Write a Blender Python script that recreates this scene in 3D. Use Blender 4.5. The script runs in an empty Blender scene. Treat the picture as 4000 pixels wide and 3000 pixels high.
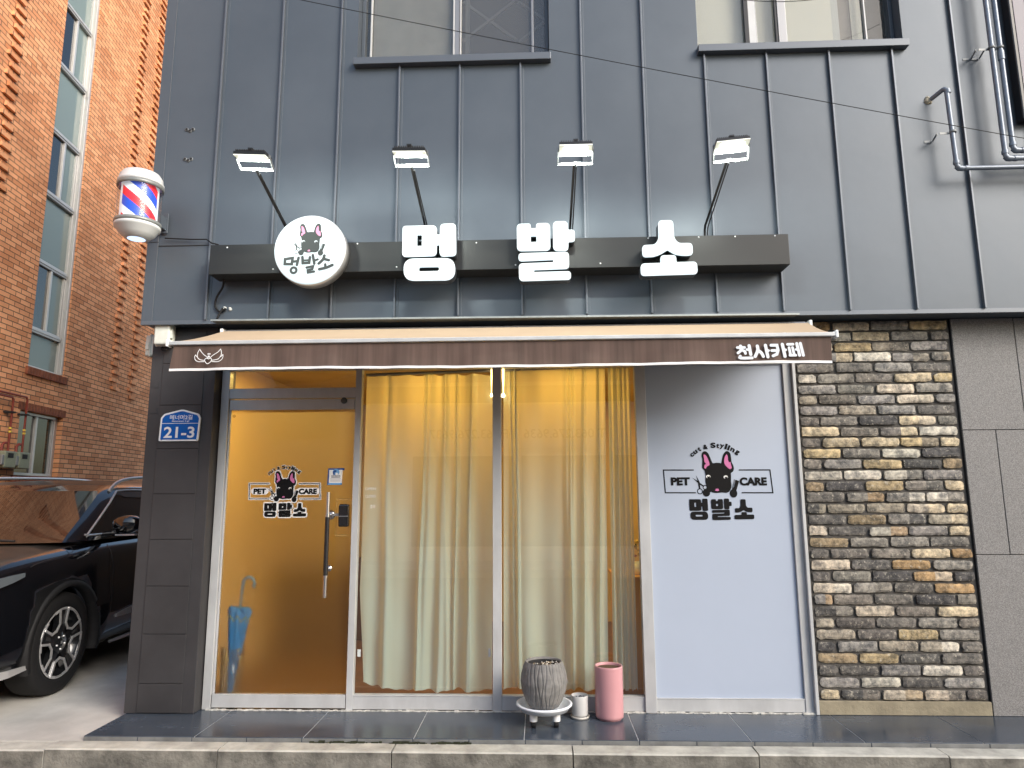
import bpy, bmesh, math, random
from mathutils import Vector, Matrix
R = math.radians
rng = random.Random(7)
sc = bpy.context.scene
col = sc.collection

# ------------------------------------------------------------------ camera
YAW, PITCH, ROLL = R(2.17), R(9.15), R(-0.30)
CAMY, CAMZ = -5.05, 1.56
cam_d = bpy.data.cameras.new('camera'); cam = bpy.data.objects.new('camera', cam_d); col.objects.link(cam)
cam_d.sensor_width = 36; cam_d.lens = 2662.7 / 4000 * 36; cam_d.clip_end = 500; cam_d.clip_start = 0.05
fw = Vector((-math.sin(YAW)*math.cos(PITCH), math.cos(YAW)*math.cos(PITCH), math.sin(PITCH)))
rt = Vector((math.cos(YAW), math.sin(YAW), 0)); up = rt.cross(fw)
c_, s_ = math.cos(ROLL), math.sin(ROLL)
rt2 = rt*c_ + up*s_; up2 = up*c_ - rt*s_
M = Matrix((rt2, up2, -fw)).transposed().to_4x4(); M.translation = Vector((0, CAMY, CAMZ))
cam.matrix_world = M
sc.camera = cam
# ------------------------------------------------------------------ light
SUN_EL, SUN_AZ = 31, 50      # elevation, degrees to the right of the street-side normal
world = bpy.data.worlds.new('World'); sc.world = world; world.use_nodes = True
wn = world.node_tree; bg = wn.nodes['Background']
sky = wn.nodes.new('ShaderNodeTexSky'); sky.sky_type = 'NISHITA'; sky.sun_disc = False
sky.sun_elevation = R(SUN_EL); sky.sun_rotation = R(180 - SUN_AZ); sky.air_density = 1.3; sky.dust_density = 2.5
wn.links.new(sky.outputs[0], bg.inputs[0]); bg.inputs[1].default_value = 0.15
sd = bpy.data.lights.new('sun', 'SUN'); sd.energy = 1.65; sd.angle = R(30); sd.color = (1.0, 0.965, 0.92)
sun = bpy.data.objects.new('sun', sd); col.objects.link(sun)
sv = Vector((math.sin(R(SUN_AZ))*math.cos(R(SUN_EL)), -math.cos(R(SUN_AZ))*math.cos(R(SUN_EL)), math.sin(R(SUN_EL))))
sun.rotation_euler = sv.to_track_quat('Z', 'Y').to_euler(); sun.location = sv*30
sc.view_settings.view_transform = 'Standard'; sc.view_settings.look = 'None'
sc.view_settings.exposure = 0.78; sc.view_settings.gamma = 1
sc.cycles.max_bounces = 10; sc.cycles.transparent_max_bounces = 16
sc.cycles.use_denoising = True; sc.cycles.sample_clamp_indirect = 6; sc.cycles.caustics_refractive = True; sc.cycles.caustics_reflective = False

# ------------------------------------------------------------------ materials
def srgb(*c):
    return tuple(((v/255+0.055)/1.055)**2.4 if v/255 > 0.04045 else v/255/12.92 for v in c) + (1,)
def mat(name, color, rough=.5, metal=0, spec=.5, var=0, vscale=5, bump=0, bscale=60, coat=0, bdist=.01, vcol2=None, stretch=(1,1,1), rvar=0):
    m = bpy.data.materials.new(name); m.use_nodes = True; nt = m.node_tree; p = nt.nodes['Principled BSDF']
    p.inputs['Base Color'].default_value = color; p.inputs['Roughness'].default_value = rough
    p.inputs['Metallic'].default_value = metal; p.inputs['Specular IOR Level'].default_value = spec
    p.inputs['Coat Weight'].default_value = coat; p.inputs['Coat Roughness'].default_value = .05
    if var or bump or rvar:
        tc = nt.nodes.new('ShaderNodeTexCoord'); mp = nt.nodes.new('ShaderNodeMapping'); mp.inputs['Scale'].default_value = stretch
        nt.links.new(tc.outputs['Object'], mp.inputs[0])
    if var or rvar:
        n = nt.nodes.new('ShaderNodeTexNoise'); n.inputs['Scale'].default_value = vscale; n.inputs['Detail'].default_value = 8; n.inputs['Roughness'].default_value = .62
        nt.links.new(mp.outputs[0], n.inputs['Vector'])
    if var:
        r = nt.nodes.new('ShaderNodeValToRGB'); r.color_ramp.elements[0].position = .32; r.color_ramp.elements[1].position = .68
        c = Vector(color[:3]); lo = c*(1-var); hi = c*(1+var)
        if vcol2: lo = Vector(vcol2[:3])
        r.color_ramp.elements[0].color = (*lo, 1); r.color_ramp.elements[1].color = (*hi, 1)
        nt.links.new(n.outputs[0], r.inputs[0]); nt.links.new(r.outputs[0], p.inputs['Base Color'])
    if rvar:
        mr = nt.nodes.new('ShaderNodeMapRange'); mr.inputs['From Min'].default_value = .3; mr.inputs['From Max'].default_value = .7
        mr.inputs['To Min'].default_value = max(0, rough-rvar); mr.inputs['To Max'].default_value = rough+rvar
        nt.links.new(n.outputs[0], mr.inputs[0]); nt.links.new(mr.outputs[0], p.inputs['Roughness'])
    if bump:
        n2 = nt.nodes.new('ShaderNodeTexNoise'); n2.inputs['Scale'].default_value = bscale; n2.inputs['Detail'].default_value = 6
        b = nt.nodes.new('ShaderNodeBump'); b.inputs['Strength'].default_value = bump; b.inputs['Distance'].default_value = bdist
        nt.links.new(mp.outputs[0], n2.inputs['Vector']); nt.links.new(n2.outputs[0], b.inputs['Height']); nt.links.new(b.outputs[0], p.inputs['Normal'])
    return m
def emit(name, color, s, base=None):
    m = mat(name, base or color, .4); p = m.node_tree.nodes['Principled BSDF']
    p.inputs['Emission Color'].default_value = color; p.inputs['Emission Strength'].default_value = s
    p.inputs['Roughness'].default_value = .75; p.inputs['Specular IOR Level'].default_value = .1
    return m
def facing_fresnel(nt, f0):
    lw = nt.nodes.new('ShaderNodeLayerWeight'); lw.inputs[0].default_value = .5
    pw = nt.nodes.new('ShaderNodeMath'); pw.operation = 'POWER'; pw.inputs[1].default_value = 5
    ad = nt.nodes.new('ShaderNodeMath'); ad.operation = 'MULTIPLY_ADD'; ad.inputs[1].default_value = 1-f0; ad.inputs[2].default_value = f0; ad.use_clamp = True
    nt.links.new(lw.outputs['Facing'], pw.inputs[0]); nt.links.new(pw.outputs[0], ad.inputs[0]); return ad
def glassy(name, tint=(1,1,1,1), refl=.08, rough=0.0, alpha=.0, fcol=(.1,.1,.1,1)):
    """thin sheet: see-through + mirror by fresnel (+ a little dust)"""
    m = bpy.data.materials.new(name); m.use_nodes = True; nt = m.node_tree; nt.nodes.clear()
    o = nt.nodes.new('ShaderNodeOutputMaterial'); t = nt.nodes.new('ShaderNodeBsdfTransparent'); t.inputs[0].default_value = tint
    g = nt.nodes.new('ShaderNodeBsdfGlossy'); g.inputs['Roughness'].default_value = rough
    ad = facing_fresnel(nt, .04+refl)
    mx = nt.nodes.new('ShaderNodeMixShader'); nt.links.new(ad.outputs[0], mx.inputs[0])
    nt.links.new(t.outputs[0], mx.inputs[1]); nt.links.new(g.outputs[0], mx.inputs[2])
    out = mx
    if alpha:
        d = nt.nodes.new('ShaderNodeBsdfDiffuse'); d.inputs[0].default_value = fcol; m2 = nt.nodes.new('ShaderNodeMixShader'); m2.inputs[0].default_value = alpha
        nt.links.new(mx.outputs[0], m2.inputs[1]); nt.links.new(d.outputs[0], m2.inputs[2]); out = m2
    nt.links.new(out.outputs[0], o.inputs[0])
    return m

CLAD = mat('cladding_metal', (.088,.106,.130,1), .44, .25, .5, var=.10, vscale=1.1, bump=.10, bscale=.9, bdist=.06, rvar=.05)
def _grain(m, scale, strength, dist=.002):
    nt = m.node_tree; p = nt.nodes['Principled BSDF']; tc = nt.nodes.new('ShaderNodeTexCoord'); n = nt.nodes.new('ShaderNodeTexNoise'); n.inputs['Scale'].default_value = scale
    b = nt.nodes.new('ShaderNodeBump'); b.inputs['Strength'].default_value = strength; b.inputs['Distance'].default_value = dist
    nt.links.new(tc.outputs['Object'], n.inputs['Vector']); nt.links.new(n.outputs[0], b.inputs['Height'])
    l = p.inputs['Normal'].links
    if l: nt.links.new(l[0].from_socket, b.inputs['Normal'])
    nt.links.new(b.outputs[0], p.inputs['Normal'])
_grain(CLAD, 300, .12)
SEAMM = mat('seam_metal', (.13,.145,.17,1), .38, .4)
PILL = mat('pillar_metal', (.044,.043,.046,1), .55, .1, .35, var=.14, vscale=3, bump=.2, bscale=2.2, bdist=.03)
BEAM = mat('beam_metal', (.015,.0155,.016,1), .48, .1, .5, var=.15, vscale=2.5, stretch=(.4,1,3), rvar=.08)
BLACKP = mat('black_paint', (.015,.015,.017,1), .35)
DARK = mat('dark_void', (.012,.012,.013,1), .8)
ALU = mat('aluminium', (.49,.50,.51,1), .42, .12, var=.10, vscale=7, stretch=(1,1,.4), rvar=.08)
ALUD = mat('aluminium_dark', (.28,.28,.29,1), .4, .6)
CHROME = mat('chrome', (.75,.75,.77,1), .16, 1)
CHROMEW = mat('brushed_steel', (.62,.62,.64,1), .28, 1)
RUB = mat('rubber', (.008,.008,.009,1), .7, 0, .3)
WHITEP = mat('white_panel', (.42,.48,.59,1), .33, 0, .5, var=.02, vscale=1.5, bump=.05, bscale=2, bdist=.02)
WHITE = mat('white_plastic', (.78,.80,.82,1), .38, var=.06, vscale=8)
WVINYL = mat('white_vinyl', (.82,.82,.82,1), .45)
BVINYL = mat('black_vinyl', (.004,.004,.005,1), .7, 0, .2)
PINKV = mat('pink_vinyl', (.56,.16,.36,1), .45)
SILI = mat('silicone', (.62,.63,.62,1), .55, var=.25, vscale=30)
CAULK = mat('old_caulk', (.56,.55,.51,1), .8, var=.4, vscale=40)
GLASS = glassy('clear_glass', (.95,.98,.97,1), .08, 0, .02, (.5,.5,.5,1))
UPG = glassy('window_glass', (.93,.95,.95,1), .02, 0, .06, (.4,.38,.35,1))
DKG = glassy('dark_window_glass', (.42,.50,.50,1), .10, .02, .05, (.25,.27,.28,1))
# ------------------------------------------------------------------ mesh builder
class MB:
    def __init__(s): s.v = []; s.f = []; s.m = []; s.sm = []
    def add(s, vs, fs, mi=0, smooth=False):
        o = len(s.v); s.v += [tuple(v) for v in vs]
        for f in fs: s.f.append(tuple(i+o for i in f)); s.m.append(mi); s.sm.append(smooth)
        return s
    def box(s, x0, x1, y0, y1, z0, z1, mi=0):
        v = [(x0,y0,z0),(x1,y0,z0),(x1,y1,z0),(x0,y1,z0),(x0,y0,z1),(x1,y0,z1),(x1,y1,z1),(x0,y1,z1)]
        return s.add(v, [(0,3,2,1),(4,5,6,7),(0,1,5,4),(1,2,6,5),(2,3,7,6),(3,0,4,7)], mi)
    def obox(s, c, ax, ay, az, mi=0):
        c = Vector(c); ax = Vector(ax); ay = Vector(ay); az = Vector(az)
        v = [c+ax*i+ay*j+az*k for k in (-1,1) for (i,j) in ((-1,-1),(1,-1),(1,1),(-1,1))]
        return s.add(v, [(0,3,2,1),(4,5,6,7),(0,1,5,4),(1,2,6,5),(2,3,7,6),(3,0,4,7)], mi)
    def quad(s, a, b, c, d, mi=0): return s.add([a,b,c,d], [(0,1,2,3)], mi)
    def tube(s, path, r, n=10, mi=0, cap=True, smooth=True):
        P = [Vector(p) for p in path]; rr = r if isinstance(r, (list, tuple)) else [r]*len(P)
        vs = []; fs = []; ref = None
        for i, p in enumerate(P):
            t = (P[min(i+1, len(P)-1)] - P[max(i-1, 0)]).normalized()
            if ref is None: ref = Vector((0,0,1)) if abs(t.z) < .9 else Vector((1,0,0))
            a = (ref - t*ref.dot(t)).normalized(); b = t.cross(a); ref = a
            vs += [p + (a*math.cos(2*math.pi*k/n) + b*math.sin(2*math.pi*k/n))*rr[i] for k in range(n)]
        for i in range(len(P)-1):
            for k in range(n):
                k2 = (k+1) % n; fs.append((i*n+k, i*n+k2, (i+1)*n+k2, (i+1)*n+k))
        s.add(vs, fs, mi, smooth)
        if cap: s.add(vs[:n], [tuple(range(n))[::-1]], mi); s.add(vs[-n:], [tuple(range(n))], mi)
        return s
    def lathe(s, prof, c=(0,0,0), n=32, mi=0, smooth=True, axis='Z', close=False):
        vs = []
        for (r, z) in prof:
            for k in range(n):
                a = 2*math.pi*k/n
                if axis == 'Z': vs.append((c[0]+r*math.cos(a), c[1]+r*math.sin(a), c[2]+z))
                elif axis == 'Y': vs.append((c[0]+r*math.cos(a), c[1]+z, c[2]+r*math.sin(a)))
                else: vs.append((c[0]+z, c[1]+r*math.cos(a), c[2]+r*math.sin(a)))
        fs = []
        for i in range(len(prof)-1):
            for k in range(n):
                k2 = (k+1) % n; q = (i*n+k, i*n+k2, (i+1)*n+k2, (i+1)*n+k); fs.append(q if axis != 'Y' else q[::-1])
        return s.add(vs, fs, mi, smooth)
    def build(s, name, mats, parent=None, bevel=0, seg=2, smooth_angle=None):
        me = bpy.data.meshes.new(name); me.from_pydata(s.v, [], s.f)
        for m in (mats if isinstance(mats, (list, tuple)) else [mats]): me.materials.append(m)
        me.polygons.foreach_set('material_index', s.m); me.polygons.foreach_set('use_smooth', s.sm); me.update()
        o = bpy.data.objects.new(name, me); col.objects.link(o)
        if parent: o.parent = parent
        if bevel:
            b = o.modifiers.new('bevel', 'BEVEL'); b.width = bevel; b.segments = seg; b.limit_method = 'ANGLE'; b.angle_limit = R(40); b.harden_normals = False
        return o
def tag(o, label=None, cat=None, group=None, kind=None):
    if label: o['label'] = label
    if cat: o['category'] = cat
    if group: o['group'] = group
    if kind: o['kind'] = kind
    return o
def thing(name, label, cat, loc=(0,0,0), group=None, rz=0):
    o = bpy.data.objects.new(name, None); o.location = loc; o.rotation_euler = (0,0,rz); o.empty_display_size = .1; col.objects.link(o)
    return tag(o, label, cat, group)
def bx(name, m, parent, *b, bevel=0):
    return MB().box(*b).build(name, m, parent, bevel)
# ---- flat 2D marks: strokes and filled contours laid on a facade (x right, z up), layered towards -y
class Mark:
    """T maps drawing units to (x,z); y is the surface, each call sits .25 mm further out"""
    def __init__(s, T, y, dy=.00005): s.T = T; s.y = y; s.dy = dy; s.mb = MB()
    def _step(s): s.y -= s.dy
    def stroke(s, pts, w, mi=0, closed=False, step=True):
        P = [Vector(s.T(*p)) for p in pts]
        if closed: P.append(P[0])
        k = (Vector(s.T(1,0)) - Vector(s.T(0,0))).length; h = w*k/2
        L = []; Rr = []
        for i, p in enumerate(P):
            if closed and i in (0, len(P)-1): t0 = (P[1]-P[0]).normalized(); t1 = (P[-1]-P[-2]).normalized()
            else: t0 = (P[min(i+1,len(P)-1)]-p); t1 = (p-P[max(i-1,0)]); t0 = t0.normalized() if t0.length>1e-9 else t1.normalized(); t1 = t1.normalized() if t1.length>1e-9 else t0
            t = (t0+t1); t = t.normalized() if t.length > 1e-6 else t0
            n = Vector((-t.y, t.x)); sc_ = 1/max(.5, n.dot(Vector((-t0.y, t0.x))))
            L.append(p+n*h*sc_); Rr.append(p-n*h*sc_)
        v = [(q.x, s.y, q.y) for q in L] + [(q.x, s.y, q.y) for q in Rr]; n_ = len(P)
        s.mb.add(v, [(i, i+n_, i+1+n_, i+1)[::1] for i in range(n_-1)], mi)
        if not closed:
            for p, q in ((P[0], P[1]), (P[-1], P[-2])):
                d = (p-q).normalized(); a0 = math.atan2(d.y, d.x); m = 8
                vs = [(p.x+h*math.cos(a0+math.pi*(j/m-.5)), s.y, p.y+h*math.sin(a0+math.pi*(j/m-.5))) for j in range(m+1)]
                s.mb.add(vs, [tuple(range(m+1))], mi)
        if step: s._step()
    def fill(s, contours, mi=0, step=True):
        vs, fs = tri_fill([[s.T(*p) for p in c] for c in contours])
        s.mb.add([(x, s.y, z) for x, z in vs], fs, mi)
        if step: s._step()
    def ellipse(s, c, rx, ry, mi=0, n=24, step=True):
        s.fill([[(c[0]+rx*math.cos(2*math.pi*k/n), c[1]+ry*math.sin(2*math.pi*k/n)) for k in range(n)]], mi, step)
def tri_fill(contours):
    cu = bpy.data.curves.new('tmp', 'CURVE'); cu.dimensions = '2D'; cu.fill_mode = 'BOTH'
    for c in contours:
        sp = cu.splines.new('POLY'); sp.points.add(len(c)-1); sp.use_cyclic_u = True
        for i, (x, y) in enumerate(c): sp.points[i].co = (x, y, 0, 1)
    o = bpy.data.objects.new('tmp', cu); me = o.to_mesh()
    v = [(p.co.x, p.co.y) for p in me.vertices]; f = [tuple(p.vertices) for p in me.polygons]
    o.to_mesh_clear(); bpy.data.objects.remove(o); bpy.data.curves.remove(cu)
    return v, f
def rounded(pts, r=8, n=5):
    """pts: (x,y) or (x,y,r)"""
    out = []; N = len(pts)
    for i in range(N):
        p = Vector(pts[i][:2]); rr = pts[i][2] if len(pts[i]) > 2 else r
        a = Vector(pts[i-1][:2]); b = Vector(pts[(i+1) % N][:2])
        da = (a-p); db = (b-p); l = min(rr, da.length*.48, db.length*.48)
        if l < .5: out.append(tuple(p)); continue
        A = p + da.normalized()*l; B = p + db.normalized()*l
        for k in range(n+1):
            t = k/n; q = A*(1-t)**2 + p*2*t*(1-t) + B*t*t; out.append(tuple(q))
    return out
def smooth_closed(pts, n=4):
    out = []; N = len(pts); P = [Vector(p) for p in pts]
    for i in range(N):
        p0, p1, p2, p3 = P[i-1], P[i], P[(i+1)%N], P[(i+2)%N]
        for k in range(n):
            t = k/n; out.append(tuple(.5*((2*p1)+(p2-p0)*t+(2*p0-5*p1+4*p2-p3)*t*t+(3*p1-p0-3*p2+p3)*t**3)))
    return out
def smooth_open(pts, n=4):
    P = [Vector(p) for p in pts]; P = [P[0]] + P + [P[-1]]; out = []
    for i in range(1, len(P)-2):
        p0, p1, p2, p3 = P[i-1], P[i], P[i+1], P[i+2]
        for k in range(n):
            t = k/n; out.append(tuple(.5*((2*p1)+(p2-p0)*t+(2*p0-5*p1+4*p2-p3)*t*t+(3*p1-p0-3*p2+p3)*t**3)))
    out.append(tuple(P[-1])); return out
def text_tris(body, offset=0.0, font_size=1.0):
    cu = bpy.data.curves.new('tmp', 'FONT'); cu.body = body; cu.size = font_size; cu.offset = offset; cu.resolution_u = 4
    o = bpy.data.objects.new('tmp', cu); me = o.to_mesh()
    v = [(p.co.x, p.co.y) for p in me.vertices]; f = [tuple(p.vertices) for p in me.polygons]
    o.to_mesh_clear(); bpy.data.objects.remove(o); bpy.data.curves.remove(cu)
    xs = [p[0] for p in v] or [0]; ys = [p[1] for p in v] or [0]
    return v, f, (min(xs), max(xs), min(ys), max(ys))
def put_text(mk, body, x0, y0, x1, y1, mi=0, offset=0.0, rot=0, pivot=None, step=True):
    """fit text into the drawing-unit box (y grows downward like the drawing)"""
    v, f, (a, b, c, d) = text_tris(body, offset)
    out = []
    for (x, y) in v:
        X = x0 + (x-a)/(b-a)*(x1-x0); Y = y1 - (y-c)/(d-c)*(y1-y0)
        if rot:
            px, py = pivot; ca, sa = math.cos(rot), math.sin(rot); X, Y = px+(X-px)*ca-(Y-py)*sa, py+(X-px)*sa+(Y-py)*ca
        out.append(mk.T(X, Y))
    mk.mb.add([(x, mk.y, z) for x, z in out], f, mi)
    if step: mk._step()

# ---- block glyphs of the shop name (traced in drawing units)
G_MEONG = [[rounded([(1660,253,30),(1980,253,45),(1983,343,4),(2012,343,4),(2012,240,40),(2160,237,40),(2166,548,40),(2012,552,40),(2008,442,4),(1983,444,4),(1983,545,45),(1660,548,40)]),
            rounded([(1798,343),(1798,447),(1843,447),(1843,343)],3)],
           [rounded([(1675,565,105),(2155,567,105),(2157,775,105),(1680,772,105)],100,9), rounded([(1820,648),(1820,688),(2008,686),(2008,648)],18)]]
G_BAL = [[rounded([(270,213,40),(390,212,35),(394,253,3),(437,253,3),(440,212,35),(560,210,40),(560,445,40),(272,445,40)]), rounded([(392,322),(392,370),(440,370),(440,322)],3)],
         [rounded([(584,198,40),(712,198,40),(716,272,4),(772,272,40),(772,374,40),(716,376,4),(714,450,40),(584,448,40)])],
         [rounded([(284,463,30),(718,458,35),(718,600,35),(418,606,3),(418,623,3),(732,620,30),(732,690,30),(288,696,40),(286,549,35),(583,543,3),(583,523,3),(284,531,30)])]]
G_SO = [[rounded([(1492,188,35),(1626,188,35),(1630,345,40),(1668,384,25),(1788,384,35),(1788,488,35),(1700,490,30),(1628,478,25),(1565,440,6),(1500,476,25),(1440,495,30),(1340,497,35),(1340,395,35),(1455,392,25),(1490,345,35)])],
        [rounded([(1500,484,30),(1637,484,30),(1640,543,4),(1820,541,35),(1822,645,35),(1320,652,35),(1322,550,35),(1498,547,4)])]]
BB = {'m': (1655,237,2167,776), 'b': (268,197,774,697), 's': (1318,187,1824,653)}
DOG = [(855,792),(842,775),(825,748),(828,700),(832,640),(824,600),(833,560),(855,540),(885,540),(910,560),(930,600),(950,650),(970,692),(1015,688),(1060,690),(1080,694),(1093,650),(1110,592),(1135,555),(1160,538),(1190,545),(1210,570),(1218,620),(1222,680),(1240,720),(1248,762),(1235,800),(1205,824),(1204,860),(1200,930),(1203,975),(1190,1030),(1160,1064),(1120,1074),(1070,1070),(1010,1076),(960,1072),(920,1056),(882,1020),(863,960),(858,900),(864,850),(858,812)]
EARL = [(852,582),(880,590),(905,632),(920,680),(924,715),(890,736),(868,764),(852,745),(860,712),(878,704),(860,676),(855,630)]
EARR = [(1160,580),(1174,612),(1175,650),(1188,685),(1204,676),(1212,718),(1218,757),(1190,770),(1158,745),(1130,712),(1122,670),(1132,620)]
def dog(mk, ink, pink, white, fur_eye=True):
    # scissors
    for a, b, w in (((775,945),(735,845),16),((775,945),(683,877),16),):
        d = Vector(b)-Vector(a); n = Vector((-d.y, d.x)).normalized()*w*.75
        mk.fill([[tuple(Vector(a)+n), tuple(Vector(a)-n), b]], ink)
    mk.stroke([(768,935),(778,1015)], 22, ink); mk.stroke([(772,950),(830,988)], 20, ink)
    mk.stroke([(780+33*math.cos(t*math.pi/9), 1054+33*math.sin(t*math.pi/9)) for t in range(18)], 11, ink, closed=True)
    mk.stroke([(850+26*math.cos(t*math.pi/9), 1003+26*math.sin(t*math.pi/9)) for t in range(18)], 11, ink, closed=True)
    # comb
    mk.fill([rounded([(1262,908),(1308,926),(1262,1052),(1226,1040)], 10)], ink)
    for i in range(8):
        t = i/7; mk.stroke([(1262-t*34, 918+t*100), (1240-t*34, 908+t*100)], 7, ink)
    # paws
    mk.ellipse((865,1072), 50, 50, ink); mk.ellipse((1224,1082), 50, 54, ink)
    mk.stroke([(880,1060),(905,1030)], 70, ink); mk.stroke([(1228,1070),(1236,1035)], 60, ink)
    mk.fill([smooth_closed(DOG)], ink)
    mk.fill([smooth_closed(EARL)], pink); mk.fill([smooth_closed(EARR)], pink)
    for cx, cy in ((900,866),(1133,874)):
        mk.ellipse((cx, cy), 29, 22, white); mk.ellipse((cx+4, cy+6), 20, 20, ink); mk.ellipse((cx+2, cy-7), 11, 6, white)
    mk.fill([[(982,1046),(995,1018),(1008,1028),(1020,1016),(1036,1046),(1010,1053)]], pink)
ARC = [('c',698,585,-42),('u',744,549,-36),('t',797,510,-30),('&',882,482,-8),('S',985,461,-2),('t',1048,468,6),('y',1102,482,12),('l',1158,478,20),('i',1194,495,25),('n',1242,523,31),('g',1300,560,38)]
def shop_logo(T, y, ink, pink, white, border=None):
    """full logo; drawing units as traced; with border the white halo goes underneath"""
    mk = Mark(T, y)
    def lettering(mi, off, grow):
        for ch, cx, cy, ang in ARC:
            h = {'c':44,'u':44,'t':58,'&':58,'S':66,'y':62,'l':70,'i':66,'n':46,'g':62}[ch]
            w = {'c':42,'u':54,'t':36,'&':58,'S':66,'y':58,'l':26,'i':26,'n':54,'g':50}[ch]
            put_text(mk, ch, cx-w/2-grow, cy-h/2-grow, cx+w/2+grow, cy+h/2+grow, mi, off, R(ang), (cx, cy), step=False)
        mk._step()
    L = [(705,780),(305,778),(318,1070),(718,1072)]; Rb = [(1317,783),(1725,785),(1745,1077),(1338,1075)]
    offs = {'m': (630-.47*1655, 0)}
    def names(fn):
        for g, key, (x0,y0,x1,y1) in ((G_MEONG,'m',(628,1146,878,1416)),(G_BAL,'b',(918,1146,1192,1420)),(G_SO,'s',(1218,1156,1480,1412))):
            a,b,c,d = BB[key]
            for part in g: fn([[(x0+(px-a)/(c-a)*(x1-x0), y0+(py-b)/(d-b)*(y1-y0)) for px,py in c2] for c2 in part])
    if border is not None:
        B = border
        mk.stroke(L, 44, B); mk.stroke(Rb, 44, B)
        mk.stroke(smooth_closed(DOG), 42, B, closed=True)
        mk.ellipse((865,1072), 70, 70, B); mk.ellipse((1224,1082), 70, 74, B); mk.ellipse((780,1054), 58, 58, B); mk.ellipse((845,1000), 52, 52, B)
        mk.stroke([(683,877),(775,950)], 34, B); mk.stroke([(735,845),(775,950)], 34, B); mk.stroke([(1272,930),(1236,1040)], 84, B); mk.stroke([(774,950),(790,1010)], 50, B)
        lettering(B, .03, 12)
        for w_ in ((392,868,655,978),(1308,876,1678,986)):
            mk.stroke([(w_[0]+25,(w_[1]+w_[3])/2),(w_[2]-25,(w_[1]+w_[3])/2)], 142, B)
        names(lambda cs: (mk.stroke(cs[0], 46, B, closed=True), mk.fill([cs[0]], B)))
    mk.stroke(L, 16, ink); mk.stroke(Rb, 16, ink)
    dog(mk, ink, pink, white)
    lettering(ink, .045, 2)
    put_text(mk, 'PET', 398, 873, 652, 977, ink, .055); put_text(mk, 'CARE', 1312, 878, 1674, 984, ink, .055)
    names(lambda cs: mk.fill(cs, ink))
    return mk
def prism(contours, T, y0, y1, mi_face=0, mi_side=1, mb=None):
    """extruded glyph: front at y0, back at y1, rounded front lip"""
    mb = mb or MB(); P = [[T(*p) for p in c] for c in contours]
    vs, fs = tri_fill(P); mb.add([(x, y0, z) for x, z in vs], fs, mi_face)
    for c in P:
        n = len(c); v = [(x, y0, z) for x, z in c] + [(x, y0+.012, z) for x, z in c] + [(x, y1, z) for x, z in c]
        mb.add(v, [(i, (i+1)%n, (i+1)%n+n, i+n) for i in range(n)], mi_face)
        mb.add(v, [(i+n, (i+1)%n+n, (i+1)%n+2*n, i+2*n) for i in range(n)], mi_side)
    return mb
def boxmap(src, dst):
    """src (x0,y0,x1,y1) drawing units -> dst (X0,Ztop,X1,Zbottom)"""
    return lambda x, y: (dst[0]+(x-src[0])/(src[2]-src[0])*(dst[2]-dst[0]), dst[1]+(y-src[1])/(src[3]-src[1])*(dst[3]-dst[1]))

# =================================================================== SETTING
CONC = mat('concrete', (.47,.455,.425,1), .85, var=.18, vscale=2.3, bump=.35, bscale=45, bdist=.006)
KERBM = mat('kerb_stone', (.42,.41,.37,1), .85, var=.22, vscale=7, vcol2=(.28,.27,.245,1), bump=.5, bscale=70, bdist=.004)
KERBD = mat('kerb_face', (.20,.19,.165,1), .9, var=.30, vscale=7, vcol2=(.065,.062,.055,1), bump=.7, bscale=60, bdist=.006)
ASPH = mat('asphalt', (.11,.108,.105,1), .9, var=.25, vscale=30, bump=.6, bscale=150, bdist=.004)
SLATE = mat('slate_tile', (.052,.066,.088,1), .24, 0, .6, var=.25, vscale=1.6, bump=.03, bscale=6, bdist=.004, stretch=(1,2,1), rvar=.07)
g = MB().quad((-60,-60,-.14),(60,-60,-.14),(60,120,-.14),(-60,120,-.14)).build('ground', ASPH)
tag(g, 'dark asphalt ground reaching out past the street', 'ground', kind='structure')
a = MB(); a.box(-7.6,-2.905,-.545,26,-.1,.03); a.box(-2.905,4.8,-.545,-.1,-.1,.028); a = a.build('alley_ground', CONC)
tag(a, 'pale stained concrete of the alley under the car', 'pavement', kind='structure')
kb = MB(); xs = [-7.6,-5.2,-3.05,-1.967,-.902,.187,1.281,2.379,3.5,4.8]
for i in range(len(xs)-1):
    j = rng.uniform(-.004,.004); z1 = .033+rng.uniform(-.002,.002); yf = -.680+j; x0, x1 = xs[i]+.004, xs[i+1]-.004
    dz = -.02 if i < 2 else 0; sk = .012
    n = 8
    for k in range(n):   # chipped front lip, modelled as slightly uneven segments
        xa, xb = x0+(x1-x0)*k/n, x0+(x1-x0)*(k+1)/n
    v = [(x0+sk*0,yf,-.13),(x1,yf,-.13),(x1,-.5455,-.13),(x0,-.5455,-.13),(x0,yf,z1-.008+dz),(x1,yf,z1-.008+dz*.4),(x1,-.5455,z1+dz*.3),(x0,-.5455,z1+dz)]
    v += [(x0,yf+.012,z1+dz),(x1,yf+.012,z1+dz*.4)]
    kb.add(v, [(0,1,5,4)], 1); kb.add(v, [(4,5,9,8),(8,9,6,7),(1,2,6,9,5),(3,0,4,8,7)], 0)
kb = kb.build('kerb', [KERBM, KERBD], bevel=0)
tag(kb, 'row of worn grey concrete kerb stones along the street edge', 'kerb', kind='structure')
st = MB(); jx = [-2.9,-2.186,-1.491,-.795,-.107,.597,1.284,1.965,2.666,3.37,4.07,4.8]
for i in range(len(jx)-1):
    st.box(jx[i]+.0025, jx[i+1]-.0025, -.537, .06, .030, .060, 0)
st.box(-2.895,4.8,-.532,.06,.0285,.0575,1)
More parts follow.
